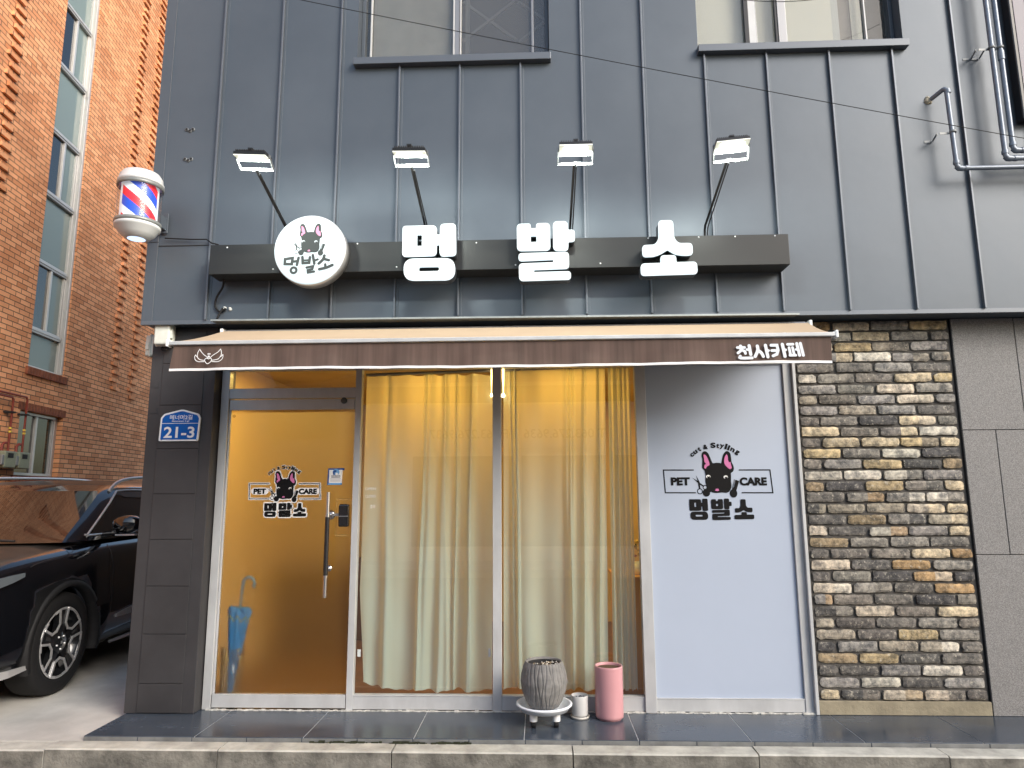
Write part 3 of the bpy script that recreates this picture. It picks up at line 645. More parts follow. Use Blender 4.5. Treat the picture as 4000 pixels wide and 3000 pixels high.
def curtain(label, xt0, xt1, xb0, xb1, zt, zb, seed, y=.13, amp=.040, folds=9, swoop=0):
    r_ = random.Random(seed); nx, nz = 200, 46
    ph = [(r_.uniform(0,6.28), r_.uniform(.6,1.5), r_.uniform(.4,1)) for _ in range(4)]
    cen = sorted(r_.uniform(.03,.97) for _ in range(folds)); wd = [r_.uniform(.010,.030) for _ in cen]; am = [r_.uniform(.5,1.3) for _ in cen]; dr = [r_.uniform(-.035,.035) for _ in cen]
    vs = []; 
    for j in range(nz+1):
        v = j/nz
        for i in range(nx+1):
            u = i/nx; x = (xt0+(xt1-xt0)*u)*v + (xb0+(xb1-xb0)*u)*(1-v)
            d = 0
            for c, w, a_, q in zip(cen, wd, am, dr):
                cc = c+q*(1-v)*1.2+.004*math.sin(v*9+c*30); ww = w*(1+.7*(1-v)); d += a_*math.exp(-((u-cc)/ww)**2)
            for k, (p0, f_, a_) in enumerate(ph): d += .35*a_*math.sin(u*f_*20+p0+v*(1.2-.6*k)+.4*math.sin(v*5+k))
            yy = y - amp*d*(.75+.35*(1-v)) + .006*math.sin(v*17+u*11)*(1-v)
            zt_ = zt + .006*math.sin(u*34+seed); z = zb + (zt_-zb)*v
            if swoop and v < .3: z += (1-v/.3)*swoop*max(0, 1-u/.28)**1.5; x += (1-v/.3)*.05*max(0,1-u/.2)
            if v < .04: z += .008*math.sin(u*23+seed)+.004*math.sin(u*61)
            vs.append((x, max(.045, yy), z))
    m_ = MB(); fsx = [(j*(nx+1)+i, j*(nx+1)+i+1, (j+1)*(nx+1)+i+1, (j+1)*(nx+1)+i) for j in range(nz) for i in range(nx)]
    m_.add(vs, fsx, 0, True)
    t = thing('curtain', label, 'curtain', (0,0,0), 'satin curtains in the shop windows')
    m_.build('drape', CURT, t)
    return t
cl = curtain('pale satin curtain in the window next to the door', -1.322, -.345, -1.332, -.352, 2.470, .172, 3, swoop=.05, folds=8)
curtain('wide pale satin curtain in the window next to the white panel', -.262, .520, -.268, .485, 2.52, .180, 11, folds=8)
curtain('narrow pale satin curtain hanging nearest the white panel', .542, .708, .520, .690, 2.52, .175, 5, folds=2, amp=.028)
ct = MB(); ct.box(-1.316,-1.292,.050,.0515,.41,.46); ct.build('care_tag', WHITE, cl)
ct = MB(); ct.box(-.372,-.356,.050,.0515,.41,.47); ct.build('care_tag', WHITE, cl)
rl = thing('curtain_rail', 'dim curtain rail under the shop ceiling', 'curtain rail'); MB().tube([(-1.33,.13,2.478),(.72,.13,2.53)], .012, 10).build('rail', ALUD, rl)
# cabinet and small bouquet seen through the gap beside the right curtain
cb = MB(); cb.box(.60,1.25,.42,.95,.063,.90); cb.box(.585,1.265,.40,.965,.90,.925)
tag(cb.build('cabinet', AMB, None, bevel=.004), 'orange timber cabinet glimpsed at the right edge of the window', 'cabinet')
bq = thing('bouquet', 'small bouquet of flowers standing on the timber cabinet', 'flowers', (.79,.55,.925))
MB().lathe([(.0005,0),(.035,0),(.045,.05),(.035,.10),(.03,.10),(.03,.02)], (0,0,0), 14).build('vase', WHITE, bq)
lf_ = MB(); PET = [mat('petal_white',(.7,.6,.45,1),.7), mat('petal_pink',(.6,.2,.15,1),.7), mat('petal_yellow',(.65,.45,.08,1),.7)]
for i in range(14):
    fl = MB()
    a_, r0, z = rng.uniform(0,6.28), rng.uniform(.01,.075), rng.uniform(.12,.27)
    c = Vector((r0*math.cos(a_), r0*math.sin(a_), z)); s_b = rng.uniform(.010,.020)
    fl.lathe([(.0005,s_b),(s_b*.8,s_b*.5),(s_b,0),(s_b*.6,-s_b*.6),(.0005,-s_b*.8)], c, 7, 0); fl.build('flower_head', PET[i%3], bq)
for i in range(40):
    a_, r0, z = rng.uniform(0,6.28), rng.uniform(.02,.10), rng.uniform(.09,.26); c = Vector((r0*math.cos(a_), r0*math.sin(a_), z)); d = Vector((math.cos(a_+rng.uniform(-1,1)), math.sin(a_), rng.uniform(-.3,.9))).normalized()*.022; n = d.cross(Vector((0,0,1))).normalized()*.008
    lf_.add([c-d, c+n, c+d, c-n], [(0,1,2,3)])
lf_.build('leaves', mat('leaf',(.05,.09,.03,1),.6), bq)

# ---- umbrella behind the door
um = thing('umbrella', 'folded blue umbrella standing behind the frosted door', 'umbrella', (-2.245,.085,.09))
um.rotation_euler = (0, R(4), 0)
UB = mat('umbrella_blue', (.015,.22,.56,1), .5, var=.2, vscale=9); UB2 = mat('umbrella_trim', (.45,.42,.15,1), .6)
cn = MB(); NF = 40
prof = [(.012,.03),(.018,.12),(.034,.28),(.050,.42),(.066,.55),(.078,.62),(.060,.645),(.018,.640)]
vs = []
for (r_, z) in prof:
    for k in range(NF):
        a_ = 2*math.pi*k/NF; f_ = 1 + (.20*math.sin(8*a_+z*3) if r_ > .015 else 0); zz_ = z + (.020*math.cos(8*a_) if z > .5 else 0)
        vs.append((r_*f_*math.cos(a_), r_*f_*.5*math.sin(a_), zz_))
cn.add(vs, [(i*NF+k, i*NF+(k+1)%NF, (i+1)*NF+(k+1)%NF, (i+1)*NF+k) for i in range(len(prof)-1) for k in range(NF)], 0, True)
cn.build('canopy', UB, um)
tp = MB(); vs = []
for z, r_ in ((.575,.0725),(.588,.0742)):
    for k in range(NF):
        a_ = 2*math.pi*k/NF; f_ = 1.03+.20*math.sin(8*a_+z*3); vs.append((r_*f_*math.cos(a_), r_*f_*.5*math.sin(a_), z+.020*math.cos(8*a_)))
tp.add(vs, [(k,(k+1)%NF,(k+1)%NF+NF,k+NF) for k in range(NF)], 0, True); tp.build('trim_band', UB2, um)
hk = [(0,0,0),(0,0,.70),(0,0,.82)] + [(.042-.042*math.cos(t), 0, .835+.042*math.sin(t)) for t in [i*math.pi/8 for i in range(9)]] + [(.084,0,.80)]
MB().tube(hk, [.003,.007]+[.011]*(len(hk)-2), 12).build('hook_handle', mat('umbrella_handle',(.05,.22,.38,1),.4), um)
us = thing('umbrella_stand', 'clear plastic stand holding the blue umbrella', 'umbrella stand', (-2.245,.115,.0625))
CLP = glassy('clear_plastic', (.93,.95,.96,1), .03, .1, .04, (.45,.50,.50,1))
MB().lathe([(.0005,.004),(.075,.004),(.085,.40),(.082,.40),(.072,.008)], (0,0,0), 24).build('stand_body', CLP, us)
MB().lathe([(.0005,0),(.078,0),(.078,.004),(.0005,.004)], (0,0,0), 24).build('stand_base', ALU, us)

# =================================================================== SIGNAGE
LED = emit('lit_white_face', (.70,.91,1.0,1), .48, (.32,.32,.32,1)); SIDE = mat('letter_side', (.05,.055,.065,1), .3, .3)
for key, g_, dst, lab in (('m', G_MEONG, (-.941,3.441,-.556,3.025), 'glowing white channel letter 멍 beside the round sign'),
                     ('b', G_BAL, (-.135,3.442,.273,3.010), 'glowing white channel letter 발 in the middle of the beam'),
                     ('s', G_SO, (.717,3.433,1.107,3.033), 'glowing white channel letter 소 nearest the right end of the beam')):
    T = boxmap((BB[key][0],BB[key][1],BB[key][2],BB[key][3]), dst)
    mb = MB()
    for part in g_: prism(part, T, -.515, -.4215, 0, 1, mb)
    cx, cz = (dst[0]+dst[2])/2, (dst[1]+dst[3])/2
    for q in (-.08,.08): mb.box(cx+q-.01, cx+q+.01, -.4215, -.43+.0005, cz-.05, cz+.05, 1)
    o = mb.build('channel_letter', [LED, SIDE]); tag(o, lab, 'sign letter', 'white letters of the shop name')
rs = thing('round_sign', 'glowing round white sign with dog and lettering on the beam', 'sign', (-1.593,-.42,3.265))
MB().lathe([(.0005,-.105),(.244,-.105),(.252,-.099),(.253,-.092)], (0,0,0), 64, 0, axis='Y').lathe([(.253,-.092),(.256,-.09),(.256,-.002),(.0005,-.002)], (0,0,0), 64, 1, axis='Y').build('sign_box', [LED, mat('silver_rim',(.45,.45,.46,1),.3,.6)], rs)
INKL = emit('lit_grey_ink', (.62,.70,.72,1), .035, (.035,.04,.04,1)); PNKL = emit('lit_pink_ink', (1,.45,.65,1), .35, (.32,.13,.2,1)); WHL = emit('lit_white_ink', (.70,.91,1.0,1), .48, (.32,.32,.32,1))
def T_rs(x, y):   # zoom units of the sign -> local x,z  (disc centre 768,490; radius 350)
    return ((x-770)/350*.252, -(y-490)/335*.252)
def T_dog(x, y): return T_rs(668+(x-824)*.535, 238+(y-538)*.531)
mk = Mark(T_dog, -.1056); dog(mk, 0, 1, 2)
mk.T = T_rs
for pts, w in (([(535,582),(610,572),(604,632),(535,630)],-26),([(668,572),(655,640)],26),([(622,608),(660,602)],24),
               ([(706,565),(712,625),(775,622),(780,568)],26),([(710,598),(776,596)],20),([(808,548),(826,630)],26),([(822,604),(858,590)],22),([(752,668),(815,656),(808,684),(765,694),(768,716),(826,708)],24),
               ([(922,555),(910,592),(870,630)],28),([(916,586),(968,600)],26),([(934,640),(936,664)],24),([(878,686),(945,672),(1004,648)],28)):
    w *= 1.05
    if w < 0: mk.stroke(pts, -w, 0, closed=True)
    else: mk.stroke(smooth_open(pts, 4) if len(pts) == 3 else pts, w, 0)
mk.stroke([(625+28*math.cos(t*math.pi/9), 692+27*math.sin(t*math.pi/9)) for t in range(18)], 24, 0, closed=True)
mk.mb.build('sign_print', [INKL, PNKL, WHL], rs)

# ---- floodlights
FLB = mat('lamp_black', (.02,.02,.022,1), .4, .3); FLG = emit('lamp_glow', (1,.98,.90,1), 20); FLR = emit('lamp_reflector', (.86,.93,.72,1), .30, (.8,.8,.8,1)); ZINC = mat('zinc', (.22,.23,.235,1), .5, .4)
def floodlight():
    t = thing('floodlight', 'floodlight', 'floodlight', (0,0,0), 'floodlights over the sign beam')
    # lamp local frame: base of the arm at origin, lamp out at (0,-.72,.32)
    head = bpy.data.objects.new('lamp_head', None)
    m = MB(); m.box(-.103,.103,-.056,.056,0,.020); 
    for i in range(17): m.box(-.092+i*.0112,-.092+i*.0112+.005,-.052,.052,.020,.034)
    m.box(-.015,.015,-.05,-.02,.034,.046)
    h = m.build('lamp_housing', FLB, t, bevel=.0015)
    f = MB(); f.box(-.1025,.1025,-.0555,.0555,-.006,-.0002, 0); f.box(-.070,.070,-.036,.036,-.009,-.0062, 1); f = f.build('lamp_glass', [FLR, FLG], h)
    yk = MB(); yk.box(-.112,-.106,-.012,.012,-.005,.018); yk.box(.106,.112,-.012,.012,-.005,.018)
    for sx in (-1,1): yk.obox((sx*.109,.036,-.022), (.0025,0,0), (0,.040,-.028), (0,.006,.008))
    yk.obox((0,.076,-.050), (.112,0,0), (0,.0025,0.0), (0,0,.009)); yk.lathe([(.0005,-.010),(.011,-.008),(.011,0)], (0,.074,-.050), 12, 0, axis='Y')
    yk = yk.build('lamp_yoke', ZINC, h)
    h.location = (0,-.72,.335)
    ld = bpy.data.lights.new('flood_beam', 'AREA'); ld.shape = 'RECTANGLE'; ld.size = .14; ld.size_y = .07; ld.energy = 10; ld.color = (.93,1,.90)
    lo = bpy.data.objects.new('flood_beam', ld); col.objects.link(lo); lo.parent = h; lo.location = (0,0,-.012); lo.rotation_euler = (R(60),0,0)
    a_ = MB(); a_.tube([(-.008,0,0),(-.008,-.005,.07),(-.008,-.03,.10),(-.006,-.645,.288)], .0085, 10); a_.tube([(.010,0,.0),(.010,-.01,.06),(.010,-.035,.09),(.008,-.62,.275)], .0045, 8)
    a_.build('lamp_arm', FLB, t)
    MB().lathe([(.0005,.012),(.030,.012),(.034,0),(.0005,0)], (0,0,0), 16).build('arm_base', mat('arm_base_white',(.6,.6,.58,1),.5), t)
    return t
def copy_tree(o, parent=None):
    c = o.copy(); col.objects.link(c); c.parent = parent
    for ch in [q for q in bpy.data.objects if q.parent == o]: copy_tree(ch, c)
    return c
fl0 = floodlight()
for i, (x, tilt, ry, lab) in enumerate(((-1.80,-6,3,'lit floodlight on a black arm over the round sign'),(-.788,-8,1,'lit floodlight on a black arm above the letter 멍'),(.255,9,0,'lit floodlight on a black arm above the letter 발'),(1.222,14,-5,'lit floodlight on a bent arm at the beam end beyond the letter 소'))):
    f_ = fl0 if i == 0 else copy_tree(fl0)
    f_.location = (x,-.33,3.3525); f_['label'] = lab
    h = [q for q in bpy.data.objects if q.parent == f_ and q.name.startswith('lamp_housing')][0]
    h.rotation_euler = (R(-tilt), R(ry), 0)

# ---- awning
AW = thing('awning', 'beige retractable awning with brown valance and white lettering', 'awning')
BEI = mat('awning_canvas', (.37,.275,.19,1), .8, var=.05, vscale=2.5, bump=.15, bscale=260, bdist=.001)
BRN = mat('valance_fabric', (.105,.068,.055,1), .85, var=.30, vscale=3.0, stretch=(6,1,.25), bump=.3, bscale=220, bdist=.001)
cv = MB(); n = 60; vs = []
for j in range(9):
    v = j/8
    for i in range(n+1):
        u = i/n; x = (-2.325+(1.985+2.325)*u)*(1-v)+(-2.335+(1.825+2.335)*u)*v
        xa = (-2.285+(1.92+2.285)*u)*(1-v)+(-2.345+(1.832+2.345)*u)*v
        z = (2.748)*(1-v)+2.536*v - .012*math.sin(v*math.pi); y = -.27*(1-v)-.85*v
        vs.append((xa, y, z))
cv.add(vs, [(j*(n+1)+i, (j+1)*(n+1)+i, (j+1)*(n+1)+i+1, j*(n+1)+i+1) for j in range(8) for i in range(n)], 0, True); cv.build('canopy', BEI, AW)
fb = MB(); fb.box(-2.350,1.836,-.888,-.845,2.508,2.533)
fb.build('front_bar', ALU, AW, bevel=.004)
ec = MB(); 
for xa, xb_ in ((-2.366,-2.350),(1.836,1.852)): MB().box(xa,xb_,-.893,-.84,2.498,2.545).build('bar_end_cap', WHITE, AW, bevel=.004)
vl = MB(); nx, nz = 220, 8; vs = []
for j in range(nz+1):
    v = j/nz
    for i in range(nx+1):
        u = i/nx; x = -2.332+(1.812+2.332)*u+ (.022*(v-.5) if u < .02 else 0)
        y = -.872 + (1-v)*(.006*math.sin(u*46)+.004*math.sin(u*113+2)+.003*math.sin(u*19+1)); z = 2.352+.1545*v+.003*math.sin(u*9)*(1-v)
        vs.append((x, y, z))
vl.add(vs, [(j*(nx+1)+i, j*(nx+1)+i+1, (j+1)*(nx+1)+i+1, (j+1)*(nx+1)+i) for j in range(nz) for i in range(nx)], 0, True); vlo = vl.build('valance', BRN, AW)
hm = MB(); vs = []
for i in range(nx+1):
    q = vl.v[i]; vs += [(q[0],q[1]-.003,q[2]-.010),(q[0],q[1]-.003,q[2]+.005),(q[0],q[1]+.003,q[2]+.005),(q[0],q[1]+.003,q[2]-.010)]
hm.add(vs, [(i*4+k, (i+1)*4+k, (i+1)*4+(k+1)%4, i*4+(k+1)%4) for i in range(nx) for k in range(4)]); hm.build('valance_hem', WVINYL, AW)
mk = Mark(boxmap((300,270,1420,880), (-2.176,2.481,-1.989,2.380)), -.884, .0002)
for pts in ([(490,285),(425,420),(415,560),(460,650),(560,705),(690,725)],[(490,285),(560,390),(660,500),(760,570),(850,680)],[(340,505),(315,580),(330,670),(390,740),(500,775),(690,775)],[(340,505),(380,560),(430,600)],
            [(1300,290),(1338,400),(1335,520),(1290,610),(1200,690),(1000,725)],[(1300,290),(1200,410),(1060,500),(960,580),(860,680)],[(1400,505),(1410,590),(1370,690),(1280,760),(1170,785),(990,775)],[(1400,510),(1350,570),(1310,600)],
            [(850,680),(900,645),(955,660),(980,710),(940,790),(830,860),(750,800),(712,720),(740,660),(800,645),(850,680)]):
    mk.stroke(smooth_open(pts, 4), 26, 0)
mk.ellipse((860,580), 46, 44, 0); mk.stroke([(868+52*math.cos(t*math.pi/8), 480+20*math.sin(t*math.pi/8)) for t in range(16)], 22, 0, closed=True)
mk.mb.build('valance_emblem', WVINYL, AW)
mk = Mark(boxmap((80,110,2050,590), (1.224,2.472,1.640,2.366)), -.884, .0002)
for pts, w in (([(222,200),(222,240)],92),([(128,240),(335,240)],78),([(225,260),(215,335),(140,392)],80),([(250,310),(335,355),(352,410)],80),([(470,192),(502,440)],92),([(400,302),(470,302)],74),([(198,488),(205,540),(535,540)],84),
               ([(705,205),(710,330),(625,500)],92),([(740,345),(815,410),(858,500)],90),([(938,188),(988,515)],92),([(990,340),(1015,340)],78),
               ([(1100,190),(1268,190),(1292,330),(1250,445),(1140,490)],86),([(1110,342),(1275,338)],80),([(1425,168),(1478,505)],94),([(1490,326),(1506,326)],80),
               ([(1575,170),(1730,168)],78),([(1610,265),(1640,470)],76),([(1710,262),(1745,470)],76),([(1620,482),(1785,480)],76),([(1838,152),(1895,485)],86),([(1806,320),(1850,320)],74),([(1940,148),(2002,485)],86)):
    mk.stroke(smooth_open(pts, 3) if len(pts) == 3 else pts, w, 0)
mk.mb.build('valance_lettering', mat('valance_white',(.70,.74,.80,1),.6), AW)
# cassette and folding arms under the canvas
MB().tube([(-2.27,-.262,2.725),(1.90,-.262,2.725)], .032, 14).build('roller_tube', ALUD, AW)
for sx, xa in ((1,-2.05),(-1,1.60)):
    am = MB(); am.tube([(xa,-.25,2.64),(xa+sx*.55,-.50,2.58)], .018, 8); am.tube([(xa+sx*.55,-.50,2.58),(xa+sx*.05,-.84,2.53)], .015, 8); am.build('folding_arm', ALU, AW)
for xa, xb_ in ((-2.305,-2.285),(1.92,1.94)): MB().box(xa,xb_,-.30,-.24,2.69,2.760).build('cassette_end_cap', WHITE, AW, bevel=.003)

# ---- barber pole
PWH = mat('pole_white', (.60,.61,.62,1), .35)
bp_ = thing('barber_pole', 'white barber pole lamp with red and blue stripes on the corner', 'barber pole', (-2.823,-.56,3.352)); bp_.scale = (.95,.95,.985)
MB().lathe([(.0005,0),(.062,0)], (0,0,0), 30, 0).lathe([(.062,-.001),(.085,.006),(.122,.035),(.148,.072),(.156,.078),(.158,.096),(.152,.098)], (0,0,0), 40, 1).build('bottom_cap', [emit('cap_light',(.55,.72,1,1),.9,(.4,.5,.7,1)), PWH], bp_)
MB().lathe([(.152,.405),(.158,.407),(.158,.424),(.152,.430),(.147,.462),(.128,.490),(.095,.502),(.0005,.508)], (0,0,0), 40, 0).build('top_cap', PWH, bp_)
RG = mat('pole_ring', (.24,.25,.245,1), .4, .3)
MB().lathe([(.150,.098),(.1600,.099),(.1600,.124),(.150,.125)], (0,0,0), 40, 0).build('lower_ring', RG, bp_)
MB().lathe([(.150,.376),(.1600,.377),(.1600,.405),(.150,.406)], (0,0,0), 40, 0).build('upper_ring', RG, bp_)
STR = bpy.data.materials.new('barber_stripes'); STR.use_nodes = True; nt = STR.node_tree; p_ = nt.nodes['Principled BSDF']; p_.inputs['Roughness'].default_value = .35
at = nt.nodes.new('ShaderNodeAttribute'); at.attribute_name = 'stripe'; nt.links.new(at.outputs['Color'], p_.inputs['Base Color']); nt.links.new(at.outputs['Color'], p_.inputs['Emission Color']); p_.inputs['Emission Strength'].default_value = .22
dr = MB(); NA, NZ = 260, 100; Rd = .128
vs = [(Rd*math.cos(2*math.pi*k/NA), Rd*math.sin(2*math.pi*k/NA), .105+.295*j/NZ) for j in range(NZ+1) for k in range(NA)]
dr.add(vs, [(j*NA+k, j*NA+(k+1)%NA, (j+1)*NA+(k+1)%NA, (j+1)*NA+k) for j in range(NZ) for k in range(NA)], 0, True)
dro = dr.build('striped_drum', STR, bp_); ca = dro.data.color_attributes.new('stripe', 'BYTE_COLOR', 'CORNER')
WH_, BL_, RD_ = (.80,.84,.90,1), (.020,.075,.56,1), (.72,.02,.035,1)
for pi_, pol in enumerate(dro.data.polygons):
    j, k = divmod(pi_, NA); ang = 2*math.pi*(k+.5)/NA; u = (math.degrees(ang)-270)/360.0    # front is -y = 270 deg
    z = (j+.5)/NZ; u -= .089; t = ((u*2.1 + z - .05)/.70) % 1.0
    au = abs(((u+.5) % 1)-.5)
    c = WH_
    if t <= .37: c = BL_
    elif t <= .69: c = RD_
    if .175 < au < .23: c = WH_
    for li in pol.loop_indices: ca.data[li].color = c
MB().lathe([(.1495,.116),(.1495,.390)], (0,0,0), 48, 0).build('clear_cover', glassy('cover_acrylic',(.97,.98,.98,1),-.01,.12), bp_)
MB().box(-.03,.03,.158,.336,.19,.29).box(-.04,.04,.328,.338,.17,.33).build('wall_bracket', CLAD, bp_, bevel=.003)
# cable from the pole to the beam
cbm = MB(); cbm.tube([(-2.80,-.245,3.480),(-2.6,-.243,3.468),(-2.47,-.262,3.458),(-2.43,-.262,3.428),(-2.36,-.30,3.400),(-2.33,-.34,3.356)], .005, 8)
tag(cbm.build('power_cable', RUB), 'thin black cable running from the barber pole to the beam', 'cable')
cbm = MB(); cbm.tube(smooth_open([(-2.30,-.30,3.13),(-2.32,-.27,3.08),(-2.372,-.245,3.01),(-2.382,-.238,2.945),(-2.350,-.236,2.905),(-2.315,-.236,2.915),(-2.305,-.236,2.93)],5), .0075, 8)
cbm.tube(smooth_open([(-2.325,-.236,2.93),(-2.345,-.245,2.88),(-2.350,-.262,2.845)],5), .0075, 8)
for q in ((-2.318,2.932),(-2.275,2.926)):
    for k in range(5): a_ = rng.uniform(0,6.28); cbm.lathe([(.0005,-.012),(.009,-.006),(.010,0)], (q[0]+.006*math.cos(a_), CY-.001, q[1]+.006*math.sin(a_)), 7, 1, axis='Y')
tag(cbm.build('power_cable', [RUB, SILI]), 'black cable looping out of the wall under the beam', 'cable')
# junction boxes on the pillar
PB = mat('box_plastic', (.66,.68,.62,1), .5, var=.08, vscale=10)
def jbox(loc, label, sx=1):
    t = thing('junction_box', label, 'junction box', loc, 'junction boxes at the pillar top')
    MB().box(-.060,.060,-.095,0,-.082,.082).build('box_body', PB, t, bevel=.014, seg=3); MB().box(-.066,.066,-.060,-.045,-.088,.088).build('box_flange', PB, t, bevel=.006)
    MB().box(.060,.072,-.085,-.058,-.035,.030).build('box_clip', PB, t, bevel=.003)
    c_ = MB(); c_.tube(smooth_open([(-.02,-.03,-.082),(-.022,-.04,-.11),(.012,-.04,-.112),(.03,-.02,-.085)],4), .005, 8); c_.build('cable_tail', RUB, t)
    return t
jbox((-2.795,-.1055,2.752), 'pale plastic junction box on the front of the pillar')
j2 = jbox((-2.915,.02,2.70), 'pale plastic junction box on the alley side of the pillar'); j2.rotation_euler = (0,0,R(-90))
# worn marks on the pillar
MB().box(-2.892,-2.845,-.1035,-.1015,2.36,2.41).box(-2.880,-2.870,-.1045,-.1035,2.38,2.39).build('patch_plate', PILL, B); MB().box(-2.895,-2.842,-.1035,-.1015,2.165,2.205).build('patch_plate', PILL, B)
# address plate
ap = thing('address_plate', 'blue house number plate reading 21-3 on the dark pillar', 'address plate', (0,0,0))
PT = [(1052,1527),(1056,1382),(1075,1357),(1172,1331),(1190,1331),(1278,1357),(1292,1382),(1285,1527)]
T_ap = boxmap((1052,1331,1292,1527), (-2.802,2.190,-2.497,1.957))
PLW = mat('plate_white', (.78,.79,.80,1), .6, 0, .2); PLB = mat('plate_blue', (.003,.10,.42,1), .6, 0, .2)
prism([rounded(PT, 9)], T_ap, -.118, -.106, 0, 0).build('plate', [PLW], ap)
mk = Mark(T_ap, -.1185); inn = [(1062,1518),(1066,1386),(1082,1366),(1175,1341),(1188,1341),(1271,1366),(1283,1386),(1276,1518)]
mk.fill([rounded(inn, 6)], 1); mk.stroke([(1064,1417),(1281,1417)], 3, 0)
put_text(mk, '메너머2길', 1110, 1364, 1244, 1394, 0, .012); put_text(mk, 'Meneomeo 2-gil', 1124, 1398, 1226, 1410, 0, .01); put_text(mk, '21-3', 1080, 1438, 1262, 1508, 0, .022)
for q in ((1174,1349),(1068,1520),(1278,1520)): mk.ellipse(q, 2.5, 2.5, 2, 8)
mk.mb.build('plate_lettering', [PLW, PLB, DARK], ap)

# =================================================================== PIPES AND WALL BOX on the right
PIPE = mat('painted_pipe', (.20,.23,.28,1), .38, .3, var=.12, vscale=20)
def bend(p0, p1, p2, r=.035, n=6):
    a_ = Vector(p1)+(Vector(p0)-Vector(p1)).normalized()*r; b_ = Vector(p1)+(Vector(p2)-Vector(p1)).normalized()*r
    return [tuple(a_*(1-t)**2+Vector(p1)*2*t*(1-t)+b_*t*t) for t in [k/n for k in range(n+1)]]
def clamp(parent, x, z, yw=CY, yp=-.33):
    m = MB(); m.lathe([(.0185,-.008),(.0235,-.008),(.0235,.008),(.0185,.008)], (x,yp,z), 16, 0)
    m.obox((x-.055,yp+.012,z-.004), (.032,0,0), (0,.0018,0), (0,0,.008)); m.obox((x-.096,(yp+yw)/2+.004,z-.010), (.010,-(yw-yp)*.42*-1,-.004), (.0018,0,0), (0,0,.008)); m.box(x-.145,x-.103,yw-.004,yw-.0005,z-.024,z-.008)
    m.build('pipe_clamp', ZINC, parent)
t = thing('gas_pipe', 'short grey pipe leaving the cladding and turning right', 'pipe', (0,0,0), 'grey pipes on the right wall')
P1 = [(2.965,CY,4.46)] + bend((2.965,CY,4.46),(3.02,-.33,4.49),(3.036,-.33,4.4),.03) + bend((3.036,-.33,4.4),(3.036,-.33,3.857),(3.9,-.33,3.857),.04) + [(4.25,-.33,3.857)]
MB().tube(P1, .0165, 14).build('pipe_run', PIPE, t)
MB().tube([(3.028,-.33,4.475),(3.034,-.33,4.445)], .0215, 12).build('pipe_fitting', PIPE, t); MB().tube([(3.036,-.33,3.915),(3.036,-.33,3.89)], .0215, 12).build('pipe_fitting', PIPE, t); MB().tube([(3.036,-.33,3.875),(3.05,-.33,3.857),(3.075,-.33,3.857)], .0205, 12).build('pipe_fitting', PIPE, t); MB().tube([(3.09,-.33,3.857),(3.115,-.33,3.857)], .0205, 12).build('pipe_fitting', PIPE, t)
clamp(t, 3.036, 4.140)
fo = MB(); 
for k in range(16): a_ = rng.uniform(0,6.28); rr = rng.uniform(0,.028); fo.lathe([(.0005,-.016),(.012,-.010),(.016,0)], (2.95+rr*math.cos(a_), CY-.001, 4.452+rr*math.sin(a_)), 7, 0, axis='Y')
fo.build('foam_seal', mat('expanding_foam',(.40,.36,.28,1),.9,var=.3,vscale=60), t)
for (x, zc, lab) in ((3.386,3.924,'tall grey pipe turning right at the lower elbow'),(3.447,3.985,'tall grey pipe nearest the dark wall box')):
    t = thing('gas_pipe', lab, 'pipe', (0,0,0), 'grey pipes on the right wall')
    MB().tube([(x,-.33,7.8)] + bend((x,-.33,7.8),(x,-.33,zc),(4.2,-.33,zc),.04) + [(4.25,-.33,zc)], .0175, 14).build('pipe_run', PIPE, t)
    MB().tube([(x,-.33,zc+.06),(x,-.33,zc+.035)], .0225, 12).build('pipe_fitting', PIPE, t); MB().tube([(x,-.33,zc+.018),(x+.014,-.33,zc),(x+.04,-.33,zc)], .0215, 12).build('pipe_fitting', PIPE, t); MB().tube([(x+.055,-.33,zc),(x+.08,-.33,zc)], .0215, 12).build('pipe_fitting', PIPE, t)
    clamp(t, x, 4.80)
    if x > 3.4: MB().tube([(x,-.33,4.77),(x,-.33,4.70)], .0225, 12).build('pipe_coupling', PIPE, t)
t = thing('wall_sign_box', 'dark framed sign box cropped at the upper right corner', 'sign', (0,0,0))
MB().box(3.569,4.30,-.302,-.2225,4.245,7.2).build('box_frame', BLACKP, t, bevel=.01)
MB().box(3.600,4.28,-.306,-.3025,4.290,7.1).build('box_face', mat('grey_face',(.30,.28,.31,1),.6,var=.08,vscale=3), t)
MB().box(3.685,4.27,-.309,-.3065,5.03,7.0).build('red_graphic', mat('red_graphic',(.55,.03,.03,1),.5), t)
# overhead wires
def wire(label, pts, r=.0028):
    tag(MB().tube(pts, r, 6).build('overhead_wire', RUB), label, 'wire', 'wires in front of the facade')
def sag(a_, b_, s, n=40): return [tuple(Vector(a_).lerp(Vector(b_), k/n)-Vector((0,0,4*s*(k/n)*(1-k/n)))) for k in range(n+1)]
wire('long thin wire slanting down across the whole facade', sag((-4.6,-.47,6.02),(5.2,-.47,3.60),.06))
wire('short sagging wire across the cream upper window', sag((.9,-.40,5.43),(2.9,-.40,5.43),.25))

